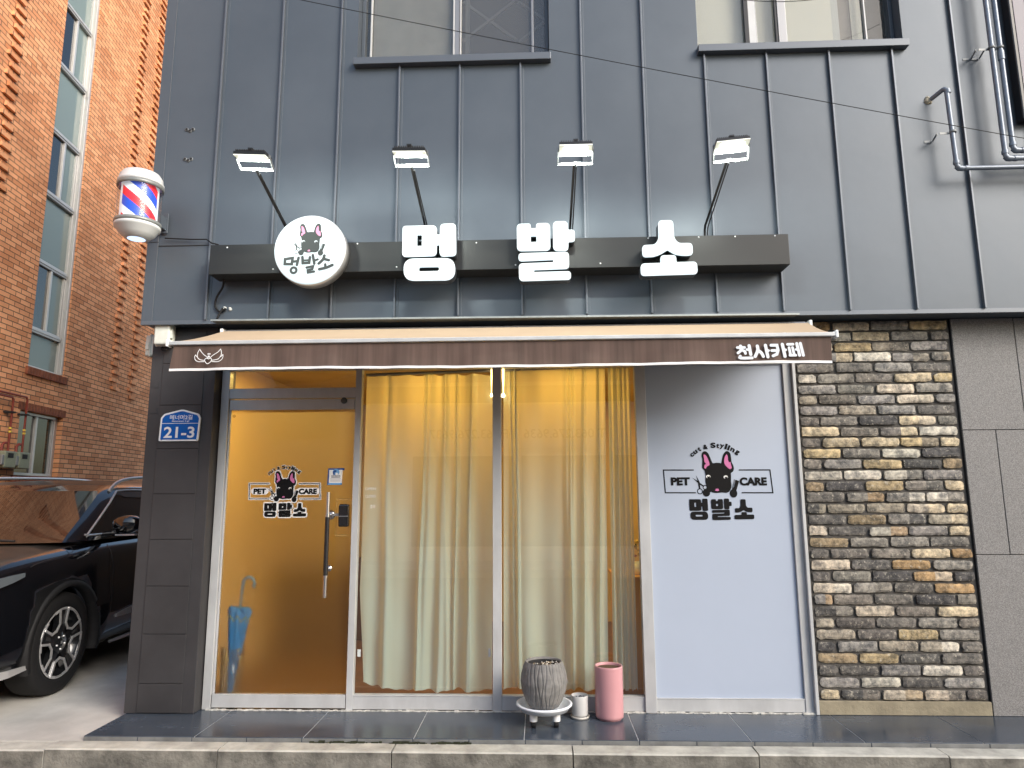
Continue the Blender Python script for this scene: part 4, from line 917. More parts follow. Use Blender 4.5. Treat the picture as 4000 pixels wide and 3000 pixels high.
# =================================================================== POTS
t = thing('plant_pot', 'large grey ribbed plant pot standing on the white caddy', 'plant pot', (.020,-.245,.170))
POT = mat('pot_stone', (.185,.18,.175,1), .75, 0, .4, var=.28, vscale=14, bump=.4, bscale=90, bdist=.002)
pm = MB(); NA = 220; prof = [(.085,0),(.100,.006),(.122,.04),(.145,.10),(.1555,.16),(.150,.21),(.137,.255),(.126,.278),(.121,.286),(.113,.284),(.110,.279),(.109,.272)]
pp = []
for i in range(len(prof)-1):
    for k in range(5 if i < 8 else 2):
        q = k/(5 if i < 8 else 2); pp.append((prof[i][0]*(1-q)+prof[i+1][0]*q, prof[i][1]*(1-q)+prof[i+1][1]*q))
pp.append(prof[-1]); pr = random.Random(5); grv = [(i/34*2*math.pi+pr.uniform(-.03,.03), pr.uniform(0,6.28), pr.uniform(.6,1.2)) for i in range(34)]
outer = sum(1 for (r_, z) in pp if True); vs = []
for idx, (r_, z) in enumerate(pp):
    body = idx < 5*7+3
    for k in range(NA):
        a_ = 2*math.pi*k/NA; d = 0
        if body:
            for (c, ph, am) in grv:
                cc = c + .050*am*math.sin(z*26+ph*1.0+ (3.14 if int(c*5.4)%2 else 0)); w = (a_-cc+math.pi) % (2*math.pi)-math.pi; d += math.exp(-(w/.016)**2)
            d = min(1.2, d)
        vs.append(((r_-.008*d)*math.cos(a_), (r_-.008*d)*math.sin(a_), z))
pm.add(vs, [(i*NA+k, i*NA+(k+1)%NA, (i+1)*NA+(k+1)%NA, (i+1)*NA+k) for i in range(len(pp)-1) for k in range(NA)], 0, True)
pm.build('pot_body', POT, t); MB().lathe([(.1088,.2715),(.107,.262),(.109,.235)], (0,0,0), 48).build('pot_inner_wall', DARK, t); MB().lathe([(.0005,.250),(.110,.245)], (0,0,0), 32).build('soil', mat('soil',(.035,.025,.018,1),.95), t)  # inner wall below the rim coloured near black
gv = MB()
for i in range(170):
    a_, r_ = rng.uniform(0,6.28), .10*math.sqrt(rng.random()); x, y = r_*math.cos(a_), r_*math.sin(a_); s_b = rng.uniform(.004,.0085); z = .251+.014*max(0,(x+.05)/.1)*(.6+.4*rng.random())
    if x < -.02 and rng.random() < .6: continue
    gv.lathe([(.0005,s_b*.8),(s_b,.1*s_b),(.0005,-s_b*.6)], (x,y,z), 6, rng.choice((0,0,1,2)))
gv.build('gravel', [mat('gravel_white',(.62,.60,.55,1),.8), mat('gravel_tan',(.34,.26,.16,1),.8), mat('gravel_dark',(.08,.07,.06,1),.8)], t)
t = thing('plant_caddy', 'white round plant caddy on black castors', 'plant caddy', (.020,-.245,.0605))
MB().lathe([(.0005,.098),(.10,.098),(.150,.104),(.166,.130),(.176,.134),(.185,.131),(.187,.124),(.176,.116),(.160,.092),(.12,.084),(.0005,.084)], (0,0,0), 56).build('tray', mat('caddy_white',(.74,.78,.84,1),.3), t)
for k in range(4):
    a_ = R(45+90*k+3); x, y = .105*math.cos(a_), .105*math.sin(a_)
    MB().tube([(x,y,.040),(x,y,.088)], .0255, 18).build('leg', WHITE, t)
    MB().lathe([(.004,-.015),(.017,-.015),(.0195,-.011),(.0195,.011),(.017,.015),(.004,.015)], (x,y-.004,.0195), 18, 0, axis='X').box(x-.012,x+.012,y-.010,y+.010,.030,.042).build('castor', RUB, t)
t = thing('small_plant_pot', 'small white cylinder pot on a saucer between the bigger pots', 'plant pot', (.262,-.115,.0605))
SMW = mat('ceramic_white', (.56,.56,.56,1), .35, var=.05, vscale=12)
MB().lathe([(.0005,.012),(.052,.012),(.056,.03),(.058,.142),(.0575,.146),(.053,.146),(.052,.12),(.0005,.12)], (0,0,0), 36).build('pot_body', SMW, t)
MB().lathe([(.0005,0),(.060,0),(.065,.016),(.062,.017),(.058,.008),(.0005,.008)], (0,0,0), 36).build('saucer', mat('saucer_cream',(.58,.56,.52,1),.4), t)
gv = MB()
for i in range(60):
    a_, r_ = rng.uniform(0,6.28), .047*math.sqrt(rng.random()); s_b = rng.uniform(.003,.006); gv.lathe([(.0005,s_b*.8),(s_b,0),(.0005,-s_b)], (r_*math.cos(a_), r_*math.sin(a_), .124+rng.uniform(0,.004)), 6)
gv.build('gravel', mat('blue_black_gravel',(.03,.04,.07,1),.4), t)
mk = Mark(lambda x, y: (x, y), -.0593); mk.stroke([(-.035,.085),(-.022,.085),(-.022,.077),(-.035,.077)], .0015, 0, closed=True); mk.stroke([(-.030,.093),(-.027,.097)], .0015, 0); mk.mb.build('printed_mark', GRYT, t)
t = thing('pink_plant_pot', 'tall pink cylinder pot with soil at the right', 'plant pot', (.462,-.125,.0605))
PNK = mat('pink_glaze', (.54,.275,.295,1), .30, 0, .5, var=.05, vscale=3)
MB().lathe([(.0005,.008),(.086,.008),(.093,.014),(.0945,.03),(.0955,.33),(.0955,.337),(.093,.341),(.086,.341),(.083,.335),(.083,.29)], (0,0,0), 48).lathe([(.0005,0),(.080,0),(.080,.009)], (0,0,0), 32).build('pot_body', PNK, t)
MB().lathe([(.0005,.326),(.0845,.324)], (0,0,0), 32).build('soil', mat('dry_soil',(.10,.060,.030,1),.95,var=.3,vscale=40,bump=.8,bscale=120), t)

# =================================================================== BRICK BUILDING (left)
az = R(7.829504); dv = Vector((-math.sin(az), math.cos(az), 0)); nv = Vector((math.cos(az), math.sin(az), 0)); O_ = Vector((-7.06623962, 7.0, 0))
BR = thing('brick_building', 'orange brick apartment building with a tall stairwell window strip', 'building', tuple(O_)); BR.rotation_euler = (0,0,az)
# local frame: x = out of the wall (towards the alley), y = along the wall away from the street
BRM = bpy.data.materials.new('orange_brick'); BRM.use_nodes = True; nt = BRM.node_tree; p_ = nt.nodes['Principled BSDF']; p_.inputs['Roughness'].default_value = .85
tc = nt.nodes.new('ShaderNodeTexCoord'); sx = nt.nodes.new('ShaderNodeSeparateXYZ'); cx_ = nt.nodes.new('ShaderNodeCombineXYZ'); adn = nt.nodes.new('ShaderNodeMath'); adn.operation = 'ADD'
nt.links.new(tc.outputs['Object'], sx.inputs[0]); nt.links.new(sx.outputs[1], adn.inputs[0]); nt.links.new(sx.outputs[0], adn.inputs[1]); nt.links.new(adn.outputs[0], cx_.inputs[0]); nt.links.new(sx.outputs[2], cx_.inputs[1])
bt = nt.nodes.new('ShaderNodeTexBrick'); nt.links.new(cx_.outputs[0], bt.inputs['Vector']); bt.inputs['Scale'].default_value = 1; bt.inputs['Brick Width'].default_value = .21; bt.inputs['Row Height'].default_value = .065; bt.inputs['Mortar Size'].default_value = .0048; bt.inputs['Mortar Smooth'].default_value = .2
bt.inputs['Bias'].default_value = -.1; bt.inputs['Color1'].default_value = (.90,.44,.22,1); bt.inputs['Color2'].default_value = (.62,.245,.10,1); bt.inputs['Mortar'].default_value = (.10,.055,.038,1)
n1 = nt.nodes.new('ShaderNodeTexNoise'); n1.inputs['Scale'].default_value = 1.3; n1.inputs['Detail'].default_value = 6; nt.links.new(tc.outputs['Object'], n1.inputs['Vector'])
r1 = nt.nodes.new('ShaderNodeValToRGB'); r1.color_ramp.elements[0].position = .3; r1.color_ramp.elements[1].position = .7; r1.color_ramp.elements[0].color = (.82,.80,.80,1); r1.color_ramp.elements[1].color = (1.12,1.12,1.12,1); nt.links.new(n1.outputs[0], r1.inputs[0])
mx = nt.nodes.new('ShaderNodeMix'); mx.data_type = 'RGBA'; mx.blend_type = 'MULTIPLY'; mx.inputs[0].default_value = 1; nt.links.new(bt.outputs[0], mx.inputs[6]); nt.links.new(r1.outputs[0], mx.inputs[7]); nt.links.new(mx.outputs[2], p_.inputs['Base Color'])
bp = nt.nodes.new('ShaderNodeBump'); bp.invert = True; bp.inputs['Strength'].default_value = .8; bp.inputs['Distance'].default_value = .012; nt.links.new(bt.outputs['Fac'], bp.inputs['Height']); nt.links.new(bp.outputs[0], p_.inputs['Normal'])
w = MB(); us = [-10.0,-3.745,-3.69,-2.84,-2.755,14]; vsz = [0,1.82,2.65,3.22,11.6,12.5]
holes = [(-3.745,-2.755,1.82,2.65),(-3.69,-2.84,3.22,11.6)]
for i in range(len(us)-1):
    for j in range(len(vsz)-1):
        c, d = (us[i]+us[i+1])/2, (vsz[j]+vsz[j+1])/2
        if any(h[0]<c<h[1] and h[2]<d<h[3] for h in holes): continue
        w.quad((0,us[i],vsz[j]),(0,us[i+1],vsz[j]),(0,us[i+1],vsz[j+1]),(0,us[i],vsz[j+1]))
for (a0,b0,c0,d0) in holes:
    t_ = -.16; w.quad((t_,a0,c0),(0,a0,c0),(0,a0,d0),(t_,a0,d0)); w.quad((0,b0,c0),(t_,b0,c0),(t_,b0,d0),(0,b0,d0)); w.quad((t_,a0,d0),(0,a0,d0),(0,b0,d0),(t_,b0,d0)); w.quad((0,a0,c0),(t_,a0,c0),(t_,b0,c0),(0,b0,c0))
w.quad((-6,-10,0),(0,-10,0),(0,-10,12.5),(-6,-10,12.5)); w.quad((0,14,0),(-6,14,0),(-6,14,12.5),(0,14,12.5)); w.quad((0,-10,12.5),(0,14,12.5),(-6,14,12.5),(-6,-10,12.5)); w.quad((-6,14,0),(-6,-10,0),(-6,-10,12.5),(-6,14,12.5))
# projecting header bricks in vertical bands
for (uc, z0, z1) in ((-1.44,3.25,12.3),(-.80,3.2,12.3),(-4.68,5.2,12.3),(-5.35,5.2,12.3)):
    k = 0; z = round(z0/.065)*.065
    while z < z1:
        uu = uc+(.0 if k % 2 else .055); w.box(.0,.035,uu-.10,uu+.10,z+.006,z+.059); k += 1; z += .13
w.build('wall', BRM, BR)
SOLD = mat('soldier_brick', (.24,.075,.035,1), .85, var=.3, vscale=12)
def soldier(z0, a0, b0, name, proud=.03):
    m = MB(); n_ = int((b0-a0)/.067)
    for i in range(n_): m.box(-.02, proud, a0+i*(b0-a0)/n_+.004, a0+(i+1)*(b0-a0)/n_-.004, z0, z0+.10)
    m.build(name, SOLD, BR, bevel=.003)
soldier(2.652,-3.80,-2.70,'window_lintel',.004); soldier(1.72,-3.80,-2.70,'window_sill'); soldier(3.115,-3.74,-2.79,'window_sill')
SG = glassy('stair_glass', (.62,.72,.71,1), .10, .01, .40, (.44,.54,.52,1)); SGD = glassy('dark_glass', (.12,.14,.15,1), .14, .01, .08, (.06,.07,.08,1)); SGG = glassy('green_glass', (.16,.22,.17,1), .10, .02, .25, (.08,.12,.085,1))
FRM = mat('window_frame_grey', (.58,.57,.56,1), .4, .4)
SILL = mat('stone_sill', (.33,.30,.28,1), .7, var=.2, vscale=10)
def slider(z0, z1, a0, b0, fixed, panes=(SGD, SG)):
    f = thing('window', None, None); f.parent = BR; f['label'] = 'fixed pane with a rail inside' if fixed else 'sliding window with dark and pale panes'
    x = -.13; m = MB(); e = .035
    m.box(x,x+.06,a0+.002,a0+e,z0,z1); m.box(x,x+.06,b0-e-.03,b0-.002,z0,z1); m.box(x,x+.07,a0+e,b0-e-.03,z0,z0+e); m.box(x,x+.07,a0+e,b0-e-.03,z1-e,z1)
    if not fixed:
        c = (a0+b0)/2; m.box(x+.01,x+.065,c-.022,c+.022,z0+e,z1-e); m.box(x+.015,x+.05,b0-.10,b0-.066,z0+e,z1-e)
    m.build('window_frame', FRM, f, bevel=.004)
    if fixed: MB().box(x+.02,x+.026,a0+e,b0-e-.03,z0+e,z1-e).build('pane', panes[1], f)
    else: MB().box(x+.03,x+.036,a0+e,c-.022,z0+e,z1-e).build('pane', panes[0], f); MB().box(x+.02,x+.026,c+.022,b0-e-.03,z0+e,z1-e).build('pane', panes[1], f)
    if fixed and z0 > 3.6:
        r_ = MB()
        for q in (.25,.5):
            zq = z0+(z1-z0)*q; r_.tube([(x-.10,a0+.05,zq),(x-.10,b0-.12,zq)], .011, 8)
        r_.build('guard_rail', FRM, f)
    MB().box(x-.5,x-.48,a0,b0,z0,z1).build('blind', mat('stair_wall',(.30,.35,.34,1) if fixed else (.05,.06,.07,1),.9,var=.3,vscale=2), f)
    return f
S0, S1 = -3.69, -2.84
zc = [3.22,3.74,4.67,5.65,6.57,7.56,8.50,9.45,10.4,11.6]
for i in range(len(zc)-1): slider(zc[i]+.004, zc[i+1]-.004, S0, S1, i % 2 == 0)
rr = MB()
for z in zc[1:-1]: rr.box(-.10,-.05,S0+.01,S1-.07,z-.013,z+.013)
rr.box(-.08,-.02,S1-.055,S1-.004,3.24,11.58); rr.build('window_rail', FRM, BR, bevel=.004)
slider(1.825,2.645,-3.74,-2.76,False,(SGD,SGG))
# stain under the strip window
# ground-floor gas meters with red pipes
RP = mat('red_pipe', (.22,.035,.020,1), .6); YB = mat('yellow_band', (.75,.55,.08,1), .5)
def loc_w(x, u, z): q = O_ + nv*x + dv*u; return (q.x, q.y, z)
for k, (u, zt, lab) in enumerate(((-3.82,2.80,'grey gas meter on a red pipe next to the ground floor window'),(-4.10,2.76,'grey gas meter on a red pipe cropped by the picture edge'))):
    t = thing('gas_meter', lab, 'gas meter', loc_w(0,u,0), 'gas meters on the brick wall'); t.rotation_euler = (0,0,az)
    MB().box(.03,.16,-.11,.11,1.90,2.10).build('meter_body', mat('meter_grey',(.22,.24,.17,1),.5,var=.1,vscale=9), t, bevel=.012)
    MB().box(.16,.165,-.06,.04,2.02,2.075).build('meter_dial', DARK, t); MB().box(.06,.16,-.16,-.115,1.93,2.05).build('meter_side', ZINC, t, bevel=.01)
    m = MB(); m.tube([(.08,.06,2.10),(.08,.06,zt-.04),(.08,.04,zt),(.08,-.5,zt)], .0125, 10); m.tube([(.08,-.06,2.10),(.08,-.06,2.17),(.08,-.02,2.2),(.08,.02,2.2)], .016, 10); m.build('red_pipe', RP, t)
    MB().tube([(.08,.06,2.33),(.08,.06,2.352)], .0178, 10).tube([(.08,.06,2.372),(.08,.06,2.394)], .0178, 10).build('yellow_band', YB, t)
    MB().box(0,.10,.02,.10,2.57,2.59).build('pipe_bracket', DARK, t)

# =================================================================== PARKED CAR
CARP = mat('car_paint', (.003,.0035,.005,1), .12, .0, .5, coat=1.0); DUST = mat('dusty_black', (.028,.026,.024,1), .32, 0, .5, coat=.4, var=.3, vscale=3)
CGL = mat('car_glass', (.012,.010,.009,1), .03, 0, .8, coat=.6); CSIL = mat('car_silver', (.72,.72,.73,1), .3, .7); CBLK = mat('car_trim', (.018,.018,.019,1), .45)
car = thing('parked_car', 'dusty black SUV with silver roof rails parked in the alley', 'car', (-3.80,.47,.032)); car.rotation_euler = (0,0,R(-90+4))
# local: x forward, y left, z up, origin on the ground below the left side of the front axle -> body centre at y=-.95
YC = -.93
def loft(stations, name, mats, matf=None, cap=True):
    m = MB(); n_ = len(stations[0]); vs = [p for s in stations for p in s]
    for i in range(len(stations)-1):
        for k in range(n_-1):
            m.add([vs[i*n_+k], vs[i*n_+k+1], vs[(i+1)*n_+k+1], vs[(i+1)*n_+k]], [(0,1,2,3)], matf(i,k) if matf else 0, True)
    if cap:
        for s in (stations[0], stations[-1]): m.add(s, [tuple(range(n_))], 0, False)
    return m
def sect(x, w, zh, zsh, bulge=0, zbot=.24):
    half = [(0,zh),(.35*w,zh-.004),(.66*w,zh-.018),(.80*w,zh-.040),(.865*w,zsh),(.925*w,zsh-.045),(.955*w,zsh-.09),(.972*w,zsh-.16),(.990*w,.72),(1.0*w,.60),(.995*w,.50),(.985*w,.40),(.955*w,.30),(.90*w,zbot)]
    L_ = [(x, YC+y, z) for y, z in half]; Rr = [(x, YC-y, z) for y, z in reversed(half[1:])]
    ring_ = [(x, YC-y, z) for y, z in reversed(half)] + [(x, YC+y, z) for y, z in half[1:]]
    return ring_ + [ring_[0]]
ST = [(.93,.70,.80,.72),(.90,.80,.93,.85),(.84,.88,1.02,.94),(.72,.935,1.065,1.0),(.50,.965,1.10,1.055),(.20,.975,1.13,1.09),(-.10,.978,1.15,1.11),(-.38,.978,1.165,1.13),(-.60,.972,1.17,1.145),(-1.0,.970,1.17,1.15),(-1.6,.970,1.175,1.155),(-2.3,.972,1.18,1.16),(-3.0,.972,1.19,1.165),(-3.5,.955,1.18,1.16),(-3.85,.90,1.12,1.08),(-3.95,.80,.98,.93)]
body = loft([sect(*s) for s in ST], 'body', None, cap=False)
for _s in (sect(*ST[0])[:-1], sect(*ST[-1])[:-1]): body.add(_s, [tuple(range(len(_s)))], 0, False)
bo = body.build('body', [CARP, DUST], car)
bmx = bmesh.new(); bmx.from_mesh(bo.data); bmesh.ops.remove_doubles(bmx, verts=bmx.verts, dist=.0005); bmesh.ops.recalc_face_normals(bmx, faces=bmx.faces)
for f in bmx.faces:
    if f.normal.z > .93 and f.calc_center_median().z > .9: f.material_index = 1
bmx.to_mesh(bo.data); bmx.free()
cut = MB()
for xw in (0,-2.9):
    for yy in (YC+.93-.30, YC-.93-.12): cut.lathe([(.0005,0),(.435,0),(.435,.42),(.0005,.42)], (xw,yy,.385), 48, 0, axis='Y')
co = cut.build('arch_cutter', CBLK, None); bmx = bmesh.new(); bmx.from_mesh(co.data); bmesh.ops.remove_doubles(bmx, verts=bmx.verts, dist=.001); bmesh.ops.recalc_face_normals(bmx, faces=bmx.faces); bmx.to_mesh(co.data); bmx.free()
co.matrix_world = Matrix.Translation(car.location) @ car.rotation_euler.to_matrix().to_4x4()
bpy.context.view_layer.update()
md = bo.modifiers.new('arches', 'BOOLEAN'); md.object = co; md.operation = 'DIFFERENCE'; md.solver = 'EXACT'
sm = bo.modifiers.new('sub', 'SUBSURF'); sm.levels = sm.render_levels = 0
bpy.context.view_layer.update(); dg = bpy.context.evaluated_depsgraph_get(); nm = bpy.data.meshes.new_from_object(bo.evaluated_get(dg)); bo.modifiers.clear(); bo.data = nm
bpy.data.objects.remove(co)
# greenhouse: rings from the belt up
def ring(z, xf, xr, hw, rf, rr_, bow):
    """plan outline: front edge bowed, rounded corners; starts at front centre, goes round the left side"""
    pts = []
    for t in (0,.25,.5,.75,.93): pts.append((xf - bow*t*t, hw*t*.97))
    pts += [(xf-bow-.03, hw*.965), (xf-bow-.10, hw*.99)]
    n_ = 12
    for k in range(n_+1): pts.append((xf-bow-.12+(xr-(xf-bow-.12))*k/n_, hw*(1-.03*(k/n_)**3)))
    pts += [(xr-.05, hw*.90), (xr-.08, hw*.5), (xr-.08, 0)]
    return [(x, YC+y, z) for x, y in pts], [(x, YC-y, z) for x, y in pts]
RG_ = [(1.150,.03,-3.70,.885,0,0,.16),(1.20,-.03,-3.69,.872,0,0,.17),(1.33,-.25,-3.62,.835,0,0,.17),(1.47,-.49,-3.54,.79,0,0,.17),(1.575,-.68,-3.48,.745,0,0,.16),(1.63,-.86,-3.42,.69,0,0,.15),(1.665,-1.1,-3.3,.59,0,0,.14),(1.685,-1.4,-3.1,.42,0,0,.10),(1.690,-1.6,-3.0,.2,0,0,.05)]
gm = MB(); wsm = MB(); sgs = {}
for side in (0,1):
    rings = [ring(*r_)[side] for r_ in RG_]; n_ = len(rings[0])
    for i in range(len(rings)-1):
        for k in range(n_-1):
            q = [rings[i][k], rings[i][k+1], rings[i+1][k+1], rings[i+1][k]]
            if side: q = q[::-1]
            if k < 4 and i < 4: wsm.add(q, [(0,1,2,3)], 0, True)
            elif 7 <= k <= 18 and 1 <= i < 4 and k not in (11,12): sgs.setdefault((side, k > 12), MB()).add(q, [(0,1,2,3)], 0, True)
            else: gm.add(q, [(0,1,2,3)], 1 if i >= 5 else 0, True)
    gm.add(rings[-1] , [tuple(range(n_))], 1)
for m_, nme, mt in [(gm,'roof',[CARP,DUST]),(wsm,'windshield',[CGL])]+[(q_,'side_window',[CGL]) for q_ in sgs.values()]:
    o = m_.build(nme, mt, car); bmx = bmesh.new(); bmx.from_mesh(o.data); bmesh.ops.remove_doubles(bmx, verts=bmx.verts, dist=.0005); bmesh.ops.recalc_face_normals(bmx, faces=bmx.faces); bmx.to_mesh(o.data); bmx.free()
wr = MB()
for sd in (1,): 
    L_ = [ring(*r_)[0] for r_ in RG_]
    wr.tube([L_[i][6] for i in (1,)]+[(L_[i][7][0],L_[i][7][1]+.006,L_[i][7][2]) for i in (1,2,3,4)]+[(L_[4][k][0],L_[4][k][1]+.006,L_[4][k][2]+.01) for k in range(8,19)], .009, 8)
    wr.tube([(L_[1][k][0],L_[1][k][1]+.008,L_[1][k][2]-.006) for k in range(7,20)], .009, 8)
wr.build('window_trim', CSIL, car)
for sgn in (1,-1):
    y = YC+sgn*.705
    MB().tube(smooth_open([(-.88,y+sgn*.02,1.575),(-1.0,y+sgn*.01,1.645),(-1.2,y,1.690),(-1.6,y-sgn*.01,1.715),(-2.6,y-sgn*.015,1.725),(-3.2,y-sgn*.01,1.70),(-3.4,y,1.66)],5), .016, 10).build('roof_rail', CSIL, car)
# wipers, mirror, headlights, trims
MB().tube([(.06,YC-.1,1.165),(-.10,YC-.65,1.185)], .010, 6).tube([(.02,YC+.50,1.17),(.02,YC+.02,1.20)], .010, 6).build('wiper', CBLK, car)
mr = MB(); vs = []; 
for j in range(9):
    t = j/8; s_b = math.sin(math.pi*(.12+.80*t))**.6
    for k in range(14):
        a_ = 2*math.pi*k/14; ca_, sa_ = math.cos(a_), math.sin(a_); ex = lambda v_: math.copysign(abs(v_)**.6, v_)
        vs.append((-.58+ex(ca_)*.075*s_b, YC+.965+.235*t, 1.27+ex(sa_)*.082*s_b+.01*t))
mr.add(vs, [(j*14+k, j*14+(k+1)%14, (j+1)*14+(k+1)%14, (j+1)*14+k) for j in range(8) for k in range(14)]+[tuple(range(14)), tuple(range(112,126))], 0, True)
mr = mr.build('wing_mirror', CARP, car); MB().obox((-.57,YC+.94,1.195), (.045,0,0), (0,.07,.02), (0,-.005,.02)).build('mirror_foot', CARP, mr); MB().box(-.63,-.53,YC+1.0,YC+1.17,1.180,1.190).build('mirror_strip', CSIL, mr)
def side_strip(name, pts, h, m_, off=.004, parent=car):
    m = MB(); n_ = len(pts)
    vs = [(x, y+off, z-h(i)/2) for i, (x,y,z) in enumerate(pts)] + [(x, y+off-.002, z+h(i)/2) for i, (x,y,z) in enumerate(pts)]
    m.add(vs, [(i, i+1, i+1+n_, i+n_) for i in range(n_-1)]); o = m.build(name, m_, parent)
    s = o.modifiers.new('solid', 'SOLIDIFY'); s.thickness = .014; s.offset = 0; return o
side_strip('headlight', [(.56,YC+.945,.965),(.66,YC+.925,.945),(.76,YC+.895,.925),(.84,YC+.85,.905),(.90,YC+.765,.89)], lambda i: (.03,.055,.07,.075,.08)[i], mat('headlight_lens',(.10,.115,.13,1),.08,.2,coat=1), .012)
side_strip('door_trim', [(-.72,YC+.958,.47),(-.95,YC+.968,.485),(-1.6,YC+.972,.50),(-2.3,YC+.972,.50)], lambda i: (.03,.06,.075,.075)[i], CSIL, .012)
side_strip('running_board', [(-.62,YC+.93,.265),(-1.2,YC+.955,.27),(-2.2,YC+.955,.27)], lambda i: (.02,.035,.035)[i], CSIL, .05)
side_strip('bumper_trim', [(.46,YC+.955,.30),(.62,YC+.94,.295),(.78,YC+.88,.29),(.92,YC+.74,.285)], lambda i: (.03,.05,.06,.06)[i], CSIL, .012)
for (x0_, z0_, x1_, z1_) in ((-.60,1.10,-.62,.40),(-1.75,1.11,-1.78,.34)):
    n_ = 10; m = MB(); m.tube([(x0_+(x1_-x0_)*k/n_, YC+{0:.90,1:.942,2:.962,3:.970,4:.973,5:.975,6:.975,7:.973,8:.970,9:.962,10:.950}[k], z0_+(z1_-z0_)*k/n_) for k in range(n_+1)], .0025, 6); m.build('door_gap', BLACKP, car)
m = MB(); m.tube(smooth_open([(.47,YC+.935,1.01),(.38,YC+.932,1.03),(.20,YC+.935,1.05),(0,YC+.930,1.07),(-.08,YC+.91,1.09),(-.10,YC+.865,1.12)],4), .0022, 6); m.build('bonnet_gap', DARK, car)
MB().box(-3.4,.6,YC-.8,YC+.75,.20,.34).build('underbody', RUB, car)
for xw in (0,-2.9):
    arch = MB()
    for k in range(24):
        a0, a1 = R(-18+216*k/24), R(-18+216*(k+1)/24)
        for (ra, rb, yo) in ((.430,.475,.985),):
            arch.add([(xw+ra*math.cos(a0),YC+yo-.008,.385+ra*math.sin(a0)),(xw+rb*math.cos(a0),YC+yo-.012,.385+rb*math.sin(a0)),(xw+rb*math.cos(a1),YC+yo-.012,.385+rb*math.sin(a1)),(xw+ra*math.cos(a1),YC+yo-.008,.385+ra*math.sin(a1)),
                      (xw+ra*math.cos(a0),YC+yo-.09,.385+ra*math.sin(a0)),(xw+ra*math.cos(a1),YC+yo-.09,.385+ra*math.sin(a1)),(xw+rb*math.cos(a0),YC+yo-.07,.385+rb*math.sin(a0)),(xw+rb*math.cos(a1),YC+yo-.07,.385+rb*math.sin(a1))], [(0,1,2,3),(0,3,5,4),(1,6,7,2)], 0, True)
    arch.build('wheel_arch', RUB, car)
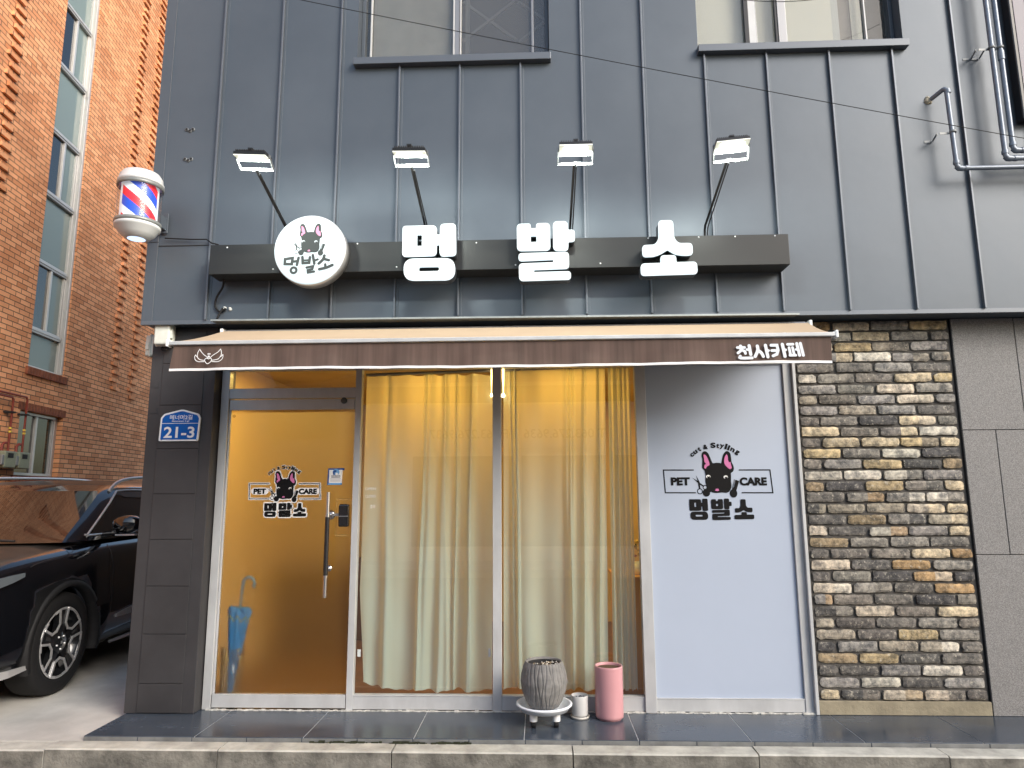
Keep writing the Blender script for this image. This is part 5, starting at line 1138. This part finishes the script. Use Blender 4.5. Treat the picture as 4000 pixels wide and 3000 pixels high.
def wheel(xw, y, flip=False):
    s_ = -1 if flip else 1
    t = bpy.data.objects.new('wheel', None); col.objects.link(t); t.parent = car; t.location = (xw, y, .385)
    if flip: t.rotation_euler = (0,0,math.pi)
    MB().lathe([(.270,-.235),(.345,-.240),(.375,-.215),(.385,-.17),(.386,-.05),(.378,-.010),(.352,.004),(.300,.006),(.272,-.004),(.268,-.03),(.268,-.20)], (0,0,0), 64, 0, axis='Y').build('tyre', RUB, t)
    rm = MB(); rm.lathe([(.268,-.03),(.268,-.002),(.256,.002),(.250,-.012),(.235,-.10),(.0005,-.11)], (0,0,0), 64, 0, axis='Y')
    rm.lathe([(.0005,.000),(.030,.000),(.034,-.006),(.085,-.012),(.095,-.03)], (0,0,0), 32, 0, axis='Y')
    for k in range(5):
        c0 = math.pi/2+2*math.pi*k/5
        def P(r_, da, yy): a_ = c0+R(da); return (r_*math.cos(a_), yy, r_*math.sin(a_))
        A = [P(.07,-34,-.012),P(.15,-13,-.008),P(.252,-12,-.004),P(.252,12,-.004),P(.15,13,-.008),P(.07,34,-.012)]
        Bk = [(q[0],q[1]-.05,q[2]) for q in A]
        rm.add(A+Bk, [(0,1,2,3,4,5),(0,6,7,1),(1,7,8,2),(3,9,10,4),(4,10,11,5)], 0)
        rm.add([P(.14,-5,-.0055),P(.21,-4,-.0025),P(.21,4,-.0025),P(.14,5,-.0055)], [(0,1,2,3)], 2)
        rm.lathe([(.0005,.004),(.006,.003),(.008,-.008)], P(.052,36,-.002), 8, 1, axis='Y')
        # silver diamond-cut edges bounding the spokes
        E1 = [P(.255,-24,.0),P(.252,-12,.001),P(.150,-14,-.003),P(.118,-36,-.005)]
        E2 = [P(.255,24,.0),P(.252,12,.001),P(.150,14,-.003),P(.118,36,-.005)]
        for E_ in (E1, E2):
            q = [Vector(v_) for v_ in E_[1:]]; w_ = .0085
            for aa, bb in zip(q[:-1], q[1:]):
                d = (bb-aa); nn = Vector((-d.z,0,d.x)).normalized()*w_; dd = d.normalized()*w_*.7
                rm.obox((aa+bb)/2+Vector((0,.0005,0)), d/2+dd, (0,.004,0), nn, 1)
        rm.obox(P(.256,18,.0), Vector(P(.256,25,0))-Vector(P(.256,18,0)), (0,.004,0), Vector(P(.008,18,0)), 1); rm.obox(P(.256,-18,.0), Vector(P(.256,-25,0))-Vector(P(.256,-18,0)), (0,.004,0), Vector(P(.008,-18,0)), 1)
    rm.lathe([(.250,-.001),(.262,.003),(.268,.0)], (0,0,0), 64, 1, axis='Y')
    rm.build('rim', [mat('rim_black',(.015,.016,.018,1),.2,.4,coat=.6), CSIL, DARK], t)
    mkx = MB(); 
    for a_, b_ in (((-.009,-.011),(-.004,.011)),((.004,-.011),(.009,.011)),((-.006,-.002),(.006,.003))):
        A, B2 = Vector((a_[0],.0015,a_[1])), Vector((b_[0],.0015,b_[1])); d = B2-A; mkx.obox((A+B2)/2, d/2, (0,.001,0), Vector((-d.z,0,d.x)).normalized()*.0018)
    mkx.build('hub_emblem', CSIL, t)
wheel(0, YC+.935); wheel(-2.9, YC+.935); wheel(0, YC-.935, True); wheel(-2.9, YC-.935, True)

# =================================================================== ACROSS THE STREET (behind the camera, mirrored in the glass)
OB = thing('opposite_building', 'pale two storey building across the street, mirrored in the glass', 'building', (0,-11.2,0))
OW = mat('opposite_render', (.72,.70,.66,1), .85, var=.1, vscale=1.5)
MB().box(-12,12,-4,0,.02,4.6).build('wall', OW, OB)
MB().box(-3.2,3.6,-.02,.10,2.62,3.32).build('fascia_sign', mat('cream_fascia',(.78,.74,.68,1),.6), OB)
v, f, (a_, b_, c_2, d_) = text_tris('T 063.276.9636    F 063.276.9637', .01)
k_ = (1.6+2.6)/(b_-a_); tm = MB(); tm.add([(1.6-(x-a_)*k_, .105, 2.86+(y-c_2)*k_) for x, y in v], f); tm.build('fascia_lettering', mat('brown_letters',(.14,.09,.06,1),.6), OB)
for (x0_, x1_) in ((-3.0,-.6),(-.4,1.6),(1.8,3.4)): MB().box(x0_,x1_,.0,.03,.35,2.45).build('shop_window', mat('opposite_glass',(.05,.06,.065,1),.1,coat=.5), OB)
for x in (-9,-6.5,5.2,8): MB().box(x,x+1.6,.0,.03,2.9,4.1).build('upper_pane', mat('opposite_glass2',(.10,.12,.14,1),.1,coat=.5), OB)
